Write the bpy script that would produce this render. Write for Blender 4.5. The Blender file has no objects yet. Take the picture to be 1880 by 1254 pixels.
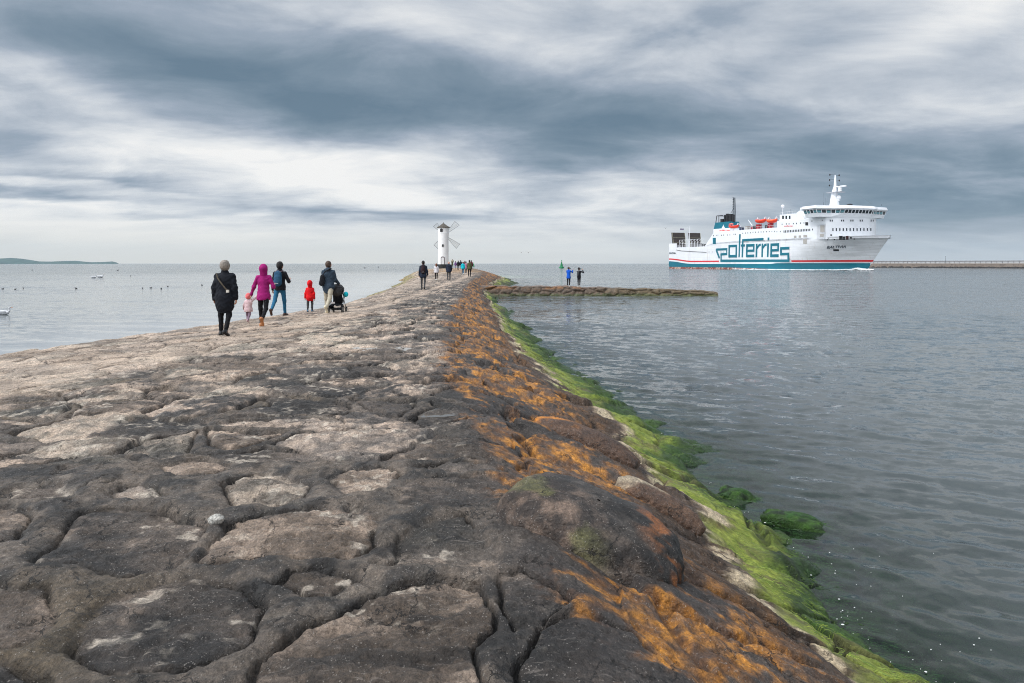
import bpy, bmesh, math, random
import numpy as np
from mathutils import Vector, Matrix

random.seed(7)
RNG = np.random.RandomState(11)
scene = bpy.context.scene
COL = scene.collection
PI = math.pi

# ------------------------------------------------------------------ camera
F, CX, CY, HC = 1253.33, 940.0, 484.0, 2.9      # focal length / horizon of the photograph in its own pixels, eye height over water
cam_d = bpy.data.cameras.new("camera")
cam_d.lens = 24.0
cam_d.sensor_width = 36.0
cam_d.shift_y = -(627.0 - CY) / 1880.0
cam_d.clip_start = 0.05
cam_d.clip_end = 120000.0
cam = bpy.data.objects.new("camera", cam_d)
cam.location = (0, 0, HC)
cam.rotation_euler = (PI / 2, 0, 0)
COL.objects.link(cam)
scene.camera = cam

# ------------------------------------------------------------------ helpers: tags and meshes
def tag(o, label=None, cat=None, group=None, kind=None):
    if label: o["label"] = label
    if cat: o["category"] = cat
    if group: o["group"] = group
    if kind: o["kind"] = kind
    return o

def thing(name, label, cat, loc=(0, 0, 0), rz=0.0, group=None):
    o = bpy.data.objects.new(name, None)
    o.empty_display_size = 0.2
    COL.objects.link(o)
    o.location = loc
    o.rotation_euler = (0, 0, rz)
    return tag(o, label, cat, group)

def link_mesh(name, me, mat, parent=None, loc=None):
    if mat: me.materials.append(mat)
    o = bpy.data.objects.new(name, me)
    COL.objects.link(o)
    if parent: o.parent = parent
    if loc: o.location = loc
    return o

class MB:
    """collects shapes into one mesh"""
    def __init__(self):
        self.v, self.f = [], []
    def add(self, vs, fs):
        n = len(self.v)
        self.v += [tuple(p) for p in vs]
        self.f += [tuple(i + n for i in q) for q in fs]
        return self
    def box(self, x0, x1, y0, y1, z0, z1):
        vs = [(x0, y0, z0), (x1, y0, z0), (x1, y1, z0), (x0, y1, z0), (x0, y0, z1), (x1, y0, z1), (x1, y1, z1), (x0, y1, z1)]
        return self.add(vs, [(0, 3, 2, 1), (4, 5, 6, 7), (0, 1, 5, 4), (1, 2, 6, 5), (2, 3, 7, 6), (3, 0, 4, 7)])
    def hexa(self, p):
        return self.add(p, [(0, 3, 2, 1), (4, 5, 6, 7), (0, 1, 5, 4), (1, 2, 6, 5), (2, 3, 7, 6), (3, 0, 4, 7)])
    def tube(self, pts, r, n=8, cap=True):
        pts = [Vector(p) for p in pts]
        rs = list(r) if hasattr(r, "__len__") else [r] * len(pts)
        vs, fs = [], []
        ref = None
        for i, p in enumerate(pts):
            a = pts[max(i - 1, 0)]; b = pts[min(i + 1, len(pts) - 1)]
            t = (b - a).normalized()
            if ref is None:
                ref = Vector((0, 0, 1)) if abs(t.z) < 0.9 else Vector((1, 0, 0))
            u = t.cross(ref).normalized(); w = u.cross(t).normalized()
            ref = w
            for k in range(n):
                an = 2 * PI * k / n
                vs.append(p + (u * math.cos(an) + w * math.sin(an)) * rs[i])
        for i in range(len(pts) - 1):
            for k in range(n):
                k2 = (k + 1) % n
                fs.append((i * n + k, i * n + k2, (i + 1) * n + k2, (i + 1) * n + k))
        if cap:
            fs.append(tuple(range(n - 1, -1, -1)))
            fs.append(tuple((len(pts) - 1) * n + k for k in range(n)))
        return self.add(vs, fs)
    def ell(self, c, r, nu=16, nv=10, rot=None):
        vs, fs = [], []
        for j in range(nv + 1):
            th = PI * j / nv
            for i in range(nu):
                ph = 2 * PI * i / nu
                q = Vector((r[0] * math.sin(th) * math.cos(ph), r[1] * math.sin(th) * math.sin(ph), r[2] * math.cos(th)))
                if rot is not None: q = rot @ q
                vs.append(q + Vector(c))
        for j in range(nv):
            for i in range(nu):
                i2 = (i + 1) % nu
                fs.append((j * nu + i, (j + 1) * nu + i, (j + 1) * nu + i2, j * nu + i2))
        return self.add(vs, fs)
    def lathe(self, prof, n=32, c=(0, 0, 0), cap=True):
        vs, fs = [], []
        for (r, z) in prof:
            for k in range(n):
                an = 2 * PI * k / n
                vs.append((c[0] + r * math.cos(an), c[1] + r * math.sin(an), c[2] + z))
        for i in range(len(prof) - 1):
            for k in range(n):
                k2 = (k + 1) % n
                fs.append((i * n + k, i * n + k2, (i + 1) * n + k2, (i + 1) * n + k))
        if cap:
            fs.append(tuple(range(n - 1, -1, -1)))
            fs.append(tuple((len(prof) - 1) * n + k for k in range(n)))
        return self.add(vs, fs)
    def prism(self, poly, m0, m1):
        """poly: 2D points; m0/m1 map (u,v) to the two faces"""
        n = len(poly)
        vs = [m0(*p) for p in poly] + [m1(*p) for p in poly]
        fs = [tuple(range(n - 1, -1, -1)), tuple(n + k for k in range(n))]
        for k in range(n):
            k2 = (k + 1) % n
            fs.append((k, k2, n + k2, n + k))
        return self.add(vs, fs)
    def wheel(self, c, axis, R, r, n=20, m=8):
        ax = Vector(axis).normalized()
        u = ax.cross(Vector((0, 0, 1)))
        u = u.normalized() if u.length > 1e-3 else Vector((1, 0, 0))
        w = ax.cross(u)
        vs, fs = [], []
        for i in range(n):
            a = 2 * PI * i / n
            rad = u * math.cos(a) + w * math.sin(a)
            for j in range(m):
                b = 2 * PI * j / m
                vs.append(Vector(c) + rad * (R + r * math.cos(b)) + ax * (r * math.sin(b)))
        for i in range(n):
            for j in range(m):
                fs.append((i * m + j, ((i + 1) % n) * m + j, ((i + 1) % n) * m + (j + 1) % m, i * m + (j + 1) % m))
        return self.add(vs, fs)
    def build(self, name, mat, parent=None, smooth=False, loc=None, fix=True):
        me = bpy.data.meshes.new(name)
        me.from_pydata(self.v, [], self.f)
        if fix:
            bm = bmesh.new(); bm.from_mesh(me)
            bmesh.ops.recalc_face_normals(bm, faces=bm.faces)
            bm.to_mesh(me); bm.free()
        if smooth:
            me.polygons.foreach_set("use_smooth", [True] * len(me.polygons))
            try: me.set_sharp_from_angle(angle=math.radians(40))
            except Exception: pass
        me.update()
        return link_mesh(name, me, mat, parent, loc)

def np_mesh(name, verts, quads, smooth=True):
    me = bpy.data.meshes.new(name)
    nv, nq = len(verts), len(quads)
    me.vertices.add(nv)
    me.vertices.foreach_set("co", np.ascontiguousarray(verts, dtype=np.float32).ravel())
    me.loops.add(nq * 4)
    me.loops.foreach_set("vertex_index", np.ascontiguousarray(quads, dtype=np.int32).ravel())
    me.polygons.add(nq)
    me.polygons.foreach_set("loop_start", np.arange(0, nq * 4, 4, dtype=np.int32))
    me.polygons.foreach_set("use_smooth", np.ones(nq, dtype=bool) if smooth else np.zeros(nq, dtype=bool))
    me.update(calc_edges=True)
    me.validate()
    return me

def grid_quads(nr, nc):
    idx = np.arange(nr * nc).reshape(nr, nc)
    return np.stack([idx[:-1, :-1], idx[:-1, 1:], idx[1:, 1:], idx[1:, :-1]], -1).reshape(-1, 4)

def add_attr_color(me, name, arr):
    a = me.attributes.new(name, "FLOAT_COLOR", "POINT")
    out = np.ones((len(me.vertices), 4), dtype=np.float32)
    out[:, :arr.shape[1]] = arr
    a.data.foreach_set("color", out.ravel())

# ------------------------------------------------------------------ numpy noise
def hash01(ix, iy, seed=0):
    h = (ix.astype(np.int64) * 374761393 + iy.astype(np.int64) * 668265263 + seed * 1442695041) & 0xFFFFFFFF
    h = ((h ^ (h >> 13)) * 1274126177) & 0xFFFFFFFF
    h = ((h ^ (h >> 15)) * 2246822519) & 0xFFFFFFFF
    h = h ^ (h >> 16)
    return (h & 0xFFFFFF).astype(np.float64) / float(0xFFFFFF)

def vnoise(x, y, seed=0):
    ix = np.floor(x); iy = np.floor(y)
    fx = x - ix; fy = y - iy
    u = fx * fx * fx * (fx * (fx * 6 - 15) + 10); v = fy * fy * fy * (fy * (fy * 6 - 15) + 10)
    ix = ix.astype(np.int64); iy = iy.astype(np.int64)
    a = hash01(ix, iy, seed); b = hash01(ix + 1, iy, seed); c = hash01(ix, iy + 1, seed); d = hash01(ix + 1, iy + 1, seed)
    return (a * (1 - u) + b * u) * (1 - v) + (c * (1 - u) + d * u) * v

def fbm(x, y, octv=4, seed=0, gain=0.5, lac=2.03):
    x = np.asarray(x, dtype=np.float64); y = np.asarray(y, dtype=np.float64)
    s = 0.0; a = 1.0; t = 0.0
    for i in range(octv):
        s = s + a * vnoise(x + 17.3 * i, y - 9.1 * i, seed + i * 31)
        t += a; a *= gain
        x = x * lac; y = y * lac
    return s / t                                  # 0..1, mean .5

def sstep(a, b, x):
    t = np.clip((x - a) / (b - a), 0, 1)
    return t * t * (3 - 2 * t)

def voronoi(x, y, seed=0, jit=0.85):
    """returns distance to the cell border and two random numbers of the cell, plus offsets from its seed"""
    ix = np.floor(x).astype(np.int64); iy = np.floor(y).astype(np.int64)
    best = np.full(x.shape, 1e9); bx = np.zeros_like(x); by = np.zeros_like(x)
    bi = np.zeros_like(ix); bj = np.zeros_like(iy)
    for dj in (-1, 0, 1):
        for di in (-1, 0, 1):
            cx = ix + di; cy = iy + dj
            px = cx + 0.5 + (hash01(cx, cy, seed) - 0.5) * jit - x
            py = cy + 0.5 + (hash01(cx, cy, seed + 5) - 0.5) * jit - y
            d = px * px + py * py
            m = d < best
            best = np.where(m, d, best); bx = np.where(m, px, bx); by = np.where(m, py, by)
            bi = np.where(m, cx, bi); bj = np.where(m, cy, bj)
    edge = np.full(x.shape, 1e9)
    for dj in (-2, -1, 0, 1, 2):
        for di in (-2, -1, 0, 1, 2):
            cx = bi + di; cy = bj + dj
            if di == 0 and dj == 0: continue
            px = cx + 0.5 + (hash01(cx, cy, seed) - 0.5) * jit - x
            py = cy + 0.5 + (hash01(cx, cy, seed + 5) - 0.5) * jit - y
            ex = px - bx; ey = py - by
            L = np.sqrt(ex * ex + ey * ey) + 1e-9
            edge = np.minimum(edge, ((px + bx) * ex + (py + by) * ey) * 0.5 / L)
    return edge, hash01(bi, bj, seed + 9), hash01(bi, bj, seed + 21), -bx, -by

def seg_poly_sdf(x, y, poly):
    """signed distance, positive inside"""
    d = np.full(x.shape, 1e9); inside = np.zeros(x.shape, dtype=bool)
    n = len(poly)
    for i in range(n):
        ax, ay = poly[i]; bx, by = poly[(i + 1) % n]
        ex, ey = bx - ax, by - ay
        t = np.clip(((x - ax) * ex + (y - ay) * ey) / (ex * ex + ey * ey + 1e-12), 0, 1)
        d = np.minimum(d, np.hypot(x - ax - t * ex, y - ay - t * ey))
        c = ((ay > y) != (by > y)) & (x < (bx - ax) * (y - ay) / (by - ay + 1e-12) + ax)
        inside ^= c
    return np.where(inside, d, -d)

# ------------------------------------------------------------------ node helpers
class NT:
    def __init__(self, tree): self.t = tree; self.n = tree.nodes; self.l = tree.links
    def new(self, typ, **kw):
        nd = self.n.new(typ)
        for k, v in kw.items(): setattr(nd, k, v)
        return nd
    def put(self, sock, val):
        if hasattr(val, "is_linked") or isinstance(val, bpy.types.NodeSocket): self.l.new(val, sock)
        elif val is not None: sock.default_value = val
    def math(self, op, a, b=None, c=None, clamp=False):
        nd = self.new("ShaderNodeMath", operation=op, use_clamp=clamp)
        self.put(nd.inputs[0], a)
        if b is not None: self.put(nd.inputs[1], b)
        if c is not None: self.put(nd.inputs[2], c)
        return nd.outputs[0]
    def vmath(self, op, a, b=None, out=0):
        nd = self.new("ShaderNodeVectorMath", operation=op)
        self.put(nd.inputs[0], a)
        if b is not None:
            if op == "SCALE": self.put(nd.inputs["Scale"], b)
            else: self.put(nd.inputs[1], b)
        return nd.outputs[out]
    def mix(self, fac, a, b, blend="MIX", clamp=True):
        nd = self.new("ShaderNodeMix", data_type="RGBA", blend_type=blend)
        nd.clamp_factor = clamp
        self.put(nd.inputs[0], fac); self.put(nd.inputs[6], a); self.put(nd.inputs[7], b)
        return nd.outputs[2]
    def noise(self, vec, scale, detail=4, rough=0.55, dist=0.0, color=False):
        nd = self.new("ShaderNodeTexNoise")
        if vec is not None: self.put(nd.inputs["Vector"], vec)
        nd.inputs["Scale"].default_value = scale; nd.inputs["Detail"].default_value = detail
        nd.inputs["Roughness"].default_value = rough; nd.inputs["Distortion"].default_value = dist
        return nd.outputs["Color" if color else "Fac"]
    def ramp(self, fac, stops, interp="LINEAR"):
        nd = self.new("ShaderNodeValToRGB")
        cr = nd.color_ramp; cr.interpolation = interp
        while len(cr.elements) < len(stops): cr.elements.new(0.5)
        for e, (p, c) in zip(cr.elements, stops):
            e.position = p
            e.color = (c[0], c[1], c[2], 1) if hasattr(c, "__len__") else (c, c, c, 1)
        self.put(nd.inputs[0], fac)
        return nd.outputs[0]
    def maprange(self, v, a, b, c=0.0, d=1.0, smooth=False):
        nd = self.new("ShaderNodeMapRange")
        if smooth: nd.interpolation_type = "SMOOTHSTEP"
        self.put(nd.inputs[0], v)
        for i, q in enumerate((a, b, c, d)): nd.inputs[i + 1].default_value = q
        return nd.outputs[0]
    def mapping(self, vec, loc=(0, 0, 0), rot=(0, 0, 0), sc=(1, 1, 1), typ="POINT"):
        nd = self.new("ShaderNodeMapping", vector_type=typ)
        self.put(nd.inputs[0], vec)
        nd.inputs[1].default_value = loc; nd.inputs[2].default_value = rot; nd.inputs[3].default_value = sc
        return nd.outputs[0]

def srgb(*c):
    return tuple((x / 255 / 12.92) if x / 255 <= 0.04045 else ((x / 255 + 0.055) / 1.055) ** 2.4 for x in c)

_mats = {}
def mat(name, col, rough=0.6, var=0.15, scale=6.0, bump=0.0, bscale=40.0, metal=0.0, spec=0.4, sheen=0.0, dirt=None):
    """a plain procedural surface: base colour broken up by two noises, optional bump and a patchy second colour"""
    if name in _mats: return _mats[name]
    m = bpy.data.materials.new(name); m.use_nodes = True
    T = NT(m.node_tree); bs = m.node_tree.nodes["Principled BSDF"]
    tc = T.new("ShaderNodeTexCoord").outputs["Object"]
    n1 = T.noise(tc, scale, 5, 0.6)
    lo = tuple(c * (1 - var) for c in col) + (1,); hi = tuple(min(c * (1 + var), 1) for c in col) + (1,)
    c = T.mix(T.maprange(n1, 0.3, 0.7), lo, hi)
    if dirt:
        c = T.mix(T.maprange(T.noise(tc, dirt[1], 6, 0.65), dirt[2], dirt[3]), c, tuple(dirt[0]) + (1,))
    T.put(bs.inputs["Base Color"], c)
    bs.inputs["Roughness"].default_value = rough; bs.inputs["Metallic"].default_value = metal
    bs.inputs["Specular IOR Level"].default_value = spec
    if sheen: bs.inputs["Sheen Weight"].default_value = sheen
    if bump:
        b = T.new("ShaderNodeBump"); b.inputs["Strength"].default_value = bump; b.inputs["Distance"].default_value = 0.02
        T.put(b.inputs["Height"], T.noise(tc, bscale, 5, 0.6)); T.put(bs.inputs["Normal"], b.outputs[0])
    _mats[name] = m
    return m

# ------------------------------------------------------------------ sky and light
SUN_AZ, SUN_EL = math.radians(-122), math.radians(46)       # azimuth right of the view axis: behind the left shoulder
w = bpy.data.worlds.new("World"); scene.world = w
w.use_nodes = True
T = NT(w.node_tree)
for nd in list(T.n): T.n.remove(nd)
out = T.new("ShaderNodeOutputWorld")
sky = T.new("ShaderNodeTexSky", sky_type="NISHITA")
sky.sun_disc = False; sky.sun_elevation = SUN_EL; sky.sun_rotation = SUN_AZ
bg_sky = T.new("ShaderNodeBackground"); T.put(bg_sky.inputs[0], sky.outputs[0]); bg_sky.inputs[1].default_value = 0.08
gen = T.new("ShaderNodeTexCoord").outputs["Generated"]
sep = T.new("ShaderNodeSeparateXYZ"); T.put(sep.inputs[0], gen)
sx, sy, sz = sep.outputs
az = T.math("ARCTAN2", sx, sy)
el = T.math("ARCSINE", sz)
comb = T.new("ShaderNodeCombineXYZ"); T.put(comb.inputs[0], az); T.put(comb.inputs[1], el)
ae = comb.outputs[0]
zc = T.math("ADD", T.math("MAXIMUM", sz, 0.0), 0.16)
cpl = T.new("ShaderNodeCombineXYZ"); T.put(cpl.inputs[0], T.math("DIVIDE", sx, zc)); T.put(cpl.inputs[1], T.math("DIVIDE", sy, zc))
plane = T.mapping(cpl.outputs[0], rot=(0, 0, math.radians(-10)), sc=(1.05, 1.35, 1))
fine = T.noise(plane, 1.5, 10, 0.60, 0.35)
big = T.noise(T.mapping(cpl.outputs[0], loc=(3.1, 1.7, 0), rot=(0, 0, math.radians(-32)), sc=(0.36, 0.60, 1)), 1.1, 6, 0.5, 0.5)
wvec = T.noise(T.mapping(cpl.outputs[0], loc=(7, 2, 0), sc=(0.35, 0.9, 1)), 1.2, 5, 0.55, 0.0, color=True)
warp = T.vmath("MULTIPLY", T.vmath("SUBTRACT", wvec, (0.5, 0.5, 0.5)), (0.24, 0.12, 0))
aew = T.vmath("ADD", ae, warp)
def pxae(px, py):
    a = math.atan((px - CX) / F)
    return a, math.atan((CY - py) / F * math.cos(a))
def blob(px, py, rx, ry, tilt=0.0):
    a, e = pxae(px, py)
    q = T.mapping(aew, loc=(a, e, 0), rot=(0, 0, math.radians(tilt)), sc=(rx / F, ry / F, 1), typ="TEXTURE")
    L = T.vmath("LENGTH", q, out=1)
    return T.math("POWER", 0.42, T.math("MULTIPLY", L, L))
SKY_BLOBS = [  # px, py, rx, ry, tilt, weight (light +, dark -)
    (600, 145, 330, 90, -8, -.38), (210, 60, 320, 65, -6, -.36), (890, 150, 210, 75, -4, -.30), (1090, 255, 220, 62, 13, -.40), (1340, 200, 280, 65, 2, -.30),
    (1660, 310, 340, 85, -4, -.46), (1290, 30, 160, 36, 14, -.24), (1800, 405, 200, 36, 0, -.22), (10, 255, 90, 40, -5, -.34), (140, 325, 140, 13, -4, -.28),
    (60, 372, 150, 11, -3, -.28), (560, 388, 260, 9, 1, -.15), (800, 390, 170, 11, 0, -.15), (740, 328, 60, 11, 4, -.14), (200, 345, 160, 5, -4, -.2),
    (610, 292, 240, 42, -3, .34), (320, 268, 260, 34, -6, .22), (560, 350, 460, 24, 0, .24), (150, 420, 300, 22, 0, .2), (1150, 335, 230, 42, 3, .20), (90, 122, 110, 20, -14, .24),
    (800, 30, 160, 28, -10, .16), (1000, 60, 170, 42, -8, .18), (1730, 55, 190, 36, 10, .30), (1560, 110, 260, 55, 8, .16), (1760, 165, 200, 36, 8, .14),
    (500, 440, 620, 30, 0, .24), (1050, 420, 320, 40, 0, .10), (60, 305, 130, 9, -5, .2), (100, 393, 120, 6, -3, .2)]
b = None
for (px, py, rx, ry, tl, wt) in SKY_BLOBS:
    q = T.math("MULTIPLY", blob(px, py, rx, ry, tl), wt * (0.95 if wt < 0 else 0.9))
    b = q if b is None else T.math("ADD", b, q)
nz = T.math("ADD", T.math("MULTIPLY", T.math("SUBTRACT", fine, 0.5), 1.12), T.math("MULTIPLY", T.math("SUBTRACT", big, 0.5), 0.35))
# streaks fade into an even veil at the horizon
nz = T.math("MULTIPLY", nz, T.maprange(el, 0.0, 0.09, 0.12, 1.0, True))
val = T.math("ADD", T.math("ADD", b, 0.65), nz)
ccol = T.ramp(val, [(0.0, srgb(102, 124, 142)), (0.22, srgb(124, 142, 158)), (0.45, srgb(156, 168, 183)), (0.66, srgb(198, 204, 212)), (0.84, srgb(228, 230, 232)), (1.0, srgb(246, 245, 243))])
ccol = T.mix(T.math("MULTIPLY", T.maprange(el, 0.0, 0.075, 1.0, 0.0, True), T.maprange(az, -0.2, 0.45, 0.85, 0.25)), ccol, srgb(234, 229, 218) + (1,))
# brightness added overhead and round the sun, out of the picture, lighting the scene
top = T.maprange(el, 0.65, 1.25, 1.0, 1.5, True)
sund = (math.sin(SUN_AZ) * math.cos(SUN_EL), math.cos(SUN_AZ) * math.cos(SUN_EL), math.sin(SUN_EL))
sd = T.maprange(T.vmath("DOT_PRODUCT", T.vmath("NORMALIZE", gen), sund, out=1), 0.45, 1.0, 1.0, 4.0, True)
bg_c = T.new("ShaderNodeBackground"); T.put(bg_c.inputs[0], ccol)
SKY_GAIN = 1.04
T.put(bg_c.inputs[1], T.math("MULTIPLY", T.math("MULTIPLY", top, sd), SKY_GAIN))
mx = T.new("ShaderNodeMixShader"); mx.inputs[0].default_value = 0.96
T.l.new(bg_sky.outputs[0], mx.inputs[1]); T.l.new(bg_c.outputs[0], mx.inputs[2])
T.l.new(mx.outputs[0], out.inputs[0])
w.cycles.sampling_method = "MANUAL"; w.cycles.sample_map_resolution = 512

sun_d = bpy.data.lights.new("sun", "SUN")
sun_d.energy = 1.5; sun_d.angle = math.radians(12); sun_d.color = (1.0, 0.95, 0.88)
sun = bpy.data.objects.new("sun", sun_d); COL.objects.link(sun)
sun.rotation_euler = Vector(sund).to_track_quat("Z", "Y").to_euler()

scene.view_settings.view_transform = "Standard"; scene.view_settings.look = "None"
scene.view_settings.exposure = 0.0; scene.view_settings.gamma = 1.0
scene.cycles.use_denoising = True
scene.cycles.denoising_input_passes = 'RGB_ALBEDO_NORMAL'; scene.cycles.denoising_prefilter = 'NONE'
scene.cycles.pixel_filter_type = 'BLACKMAN_HARRIS'; scene.cycles.filter_width = 1.05
scene.cycles.max_bounces = 6; scene.cycles.transparent_max_bounces = 8
scene.cycles.caustics_reflective = False; scene.cycles.caustics_refractive = False
# ------------------------------------------------------------------ the stone pier: plan and profile
def kv(*pairs):
    xs = [p[0] for p in pairs]; ys = [p[1] for p in pairs]
    xs2 = np.arange(xs[0], xs[-1], 0.25)
    y2 = np.interp(xs2, xs, ys)
    k = np.ones(9) / 9.0
    yp = np.pad(y2, 4, mode="edge")
    y3 = np.convolve(yp, k, mode="valid")
    return lambda d: np.interp(d, xs2, y3)
K_XW = kv((-10, 2.95), (0, 2.9), (4.7, 2.83), (5.7, 2.7), (8.25, 2.6), (11.75, 2.35), (15.2, 1.95), (21.7, 1.0), (31, .4), (44, -.8), (59, -1.75), (75, -1.3), (100, .3), (128, -1), (150, -3.4), (172, -8), (182, -13))
K_XC = kv((-10, .6), (2.5, .42), (4.35, -.03), (7.6, -.55), (16.7, -1.73), (34.7, -2.6), (59, -3.6), (74.7, -3.6), (110, -4.6), (150, -9), (172, -13), (182, -15))
K_XL = kv((-10, -10.8), (13.7, -10.3), (16.3, -9.6), (20.5, -8.8), (29.7, -7.5), (35, -7.5), (45, -8.1), (59, -9.1), (75, -10), (105, -13.5), (150, -20), (172, -20), (182, -18))
K_XLW = kv((-10, -13.6), (13.7, -13), (20.5, -11.5), (29.7, -10.3), (45, -11), (62, -12.2), (85, -14), (105, -17), (140, -21.5), (172, -23.5), (182, -21))
K_ZC = kv((-10, 1.33), (40, 1.33), (72, 1.43), (110, 1.62), (150, 1.9), (168, 1.8), (176, .9), (182, -.6))

def shore_r(d):
    return K_XW(d) + (fbm(d * 0.55, d * 0 + 3.3, 4, 5) - .5) * np.where(d < 30, .75, 1.6)

def base_z(x, d):
    x = np.asarray(x, float); d = np.asarray(d, float)
    xw, xc, xl, xlw, zc = shore_r(d), K_XC(d), K_XL(d), K_XLW(d), K_ZC(d)
    xlw = xlw + (fbm(d * .16, d * 0 + 8.1, 4, 77) - .5) * np.where(d > 40, 4.5, .8)
    zl = np.maximum(zc - .25, -.6)
    t = (x - xc) / (xw - xc)
    tp = np.maximum(t, 0)
    zr = zc * (1 - np.minimum(tp, 1) ** 1.2) - np.maximum(tp - 1, 0) * 0.95
    wv = np.clip((xc - x) / (xc - xl), 0, 1)
    ztop = zc + (zl - zc) * wv ** 2
    q = np.maximum((xl - x) / (xl - xlw), 0)
    zll = zl * (1 - np.minimum(q, 1) ** 1.15) - np.maximum(q - 1, 0) * .9
    return np.where(t > 0, zr, np.where(q > 0, zll, ztop)), t, q, wv

def pix_ground(px, py, z=1.33):
    d = (HC - z) * F / (py - CY)
    return (px - CX) / F * d, d

# the big stones nearest the camera, outlined on the ground
NEAR_STONES_PX = [
    [(58, 1030), (108, 965), (150, 938), (215, 930), (300, 938), (350, 953), (378, 970), (360, 1000), (320, 1035), (240, 1050), (150, 1043)],
    [(368, 1022), (430, 960), (500, 942), (600, 932), (670, 932), (705, 955), (685, 995), (645, 1022), (550, 1025), (425, 1028)],
    [(705, 1032), (735, 985), (780, 960), (845, 945), (880, 970), (907, 1015), (900, 1040), (825, 1038)],
    [(138, 1180), (175, 1105), (240, 1085), (295, 1065), (360, 1060), (430, 1062), (475, 1085), (492, 1115), (480, 1155), (430, 1195), (350, 1220), (250, 1230), (165, 1210)],
    [(505, 1070), (530, 1055), (575, 1050), (640, 1055), (645, 1075), (600, 1095), (545, 1100)],
    [(455, 1235), (480, 1205), (530, 1170), (590, 1135), (665, 1095), (740, 1070), (800, 1060), (885, 1075), (915, 1120), (915, 1150), (870, 1195), (900, 1260), (880, 1330), (700, 1400), (430, 1330)],
    [(415, 885), (465, 870), (530, 875), (575, 890), (570, 910), (500, 925), (430, 928)],
    [(740, 890), (800, 875), (880, 873), (965, 885), (940, 910), (880, 930), (800, 935), (745, 925)],
    [(5, 905), (50, 890), (110, 885), (140, 895), (110, 908), (40, 912)],
    [(185, 900), (230, 888), (290, 890), (305, 905), (260, 915), (200, 912)],
    [(-120, 1090), (0, 1075), (70, 1080), (112, 1110), (95, 1150), (40, 1178), (-100, 1180)],
    [(-200, 960), (-60, 930), (30, 925), (62, 945), (20, 985), (-120, 1010)],
    [(600, 880), (640, 862), (700, 858), (730, 872), (700, 895), (630, 905)],
    [(300, 850), (380, 838), (420, 848), (395, 866), (330, 872)],
    [(960, 1255), (990, 1150), (1060, 1105), (1160, 1112), (1180, 1130), (1275, 1150), (1320, 1170), (1300, 1200), (1230, 1225), (1080, 1260)],
    [(930, 1110), (925, 1060), (960, 1040), (1050, 1090), (1000, 1135), (950, 1150)],
    [(-150, 1215), (20, 1200), (110, 1235), (150, 1300), (-120, 1330)],
    [(760, 860), (820, 846), (900, 848), (930, 862), (850, 868)],
]
NEAR_TONE = [.22, .95, .34, .28, .6, .62, .9, .12, .2, .75, .5, .6, .8, .7, .15, .3, .5, .4]     # how light each of them is
NEAR_STONES = [[pix_ground(px, py) for (px, py) in p] for p in NEAR_STONES_PX]

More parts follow.
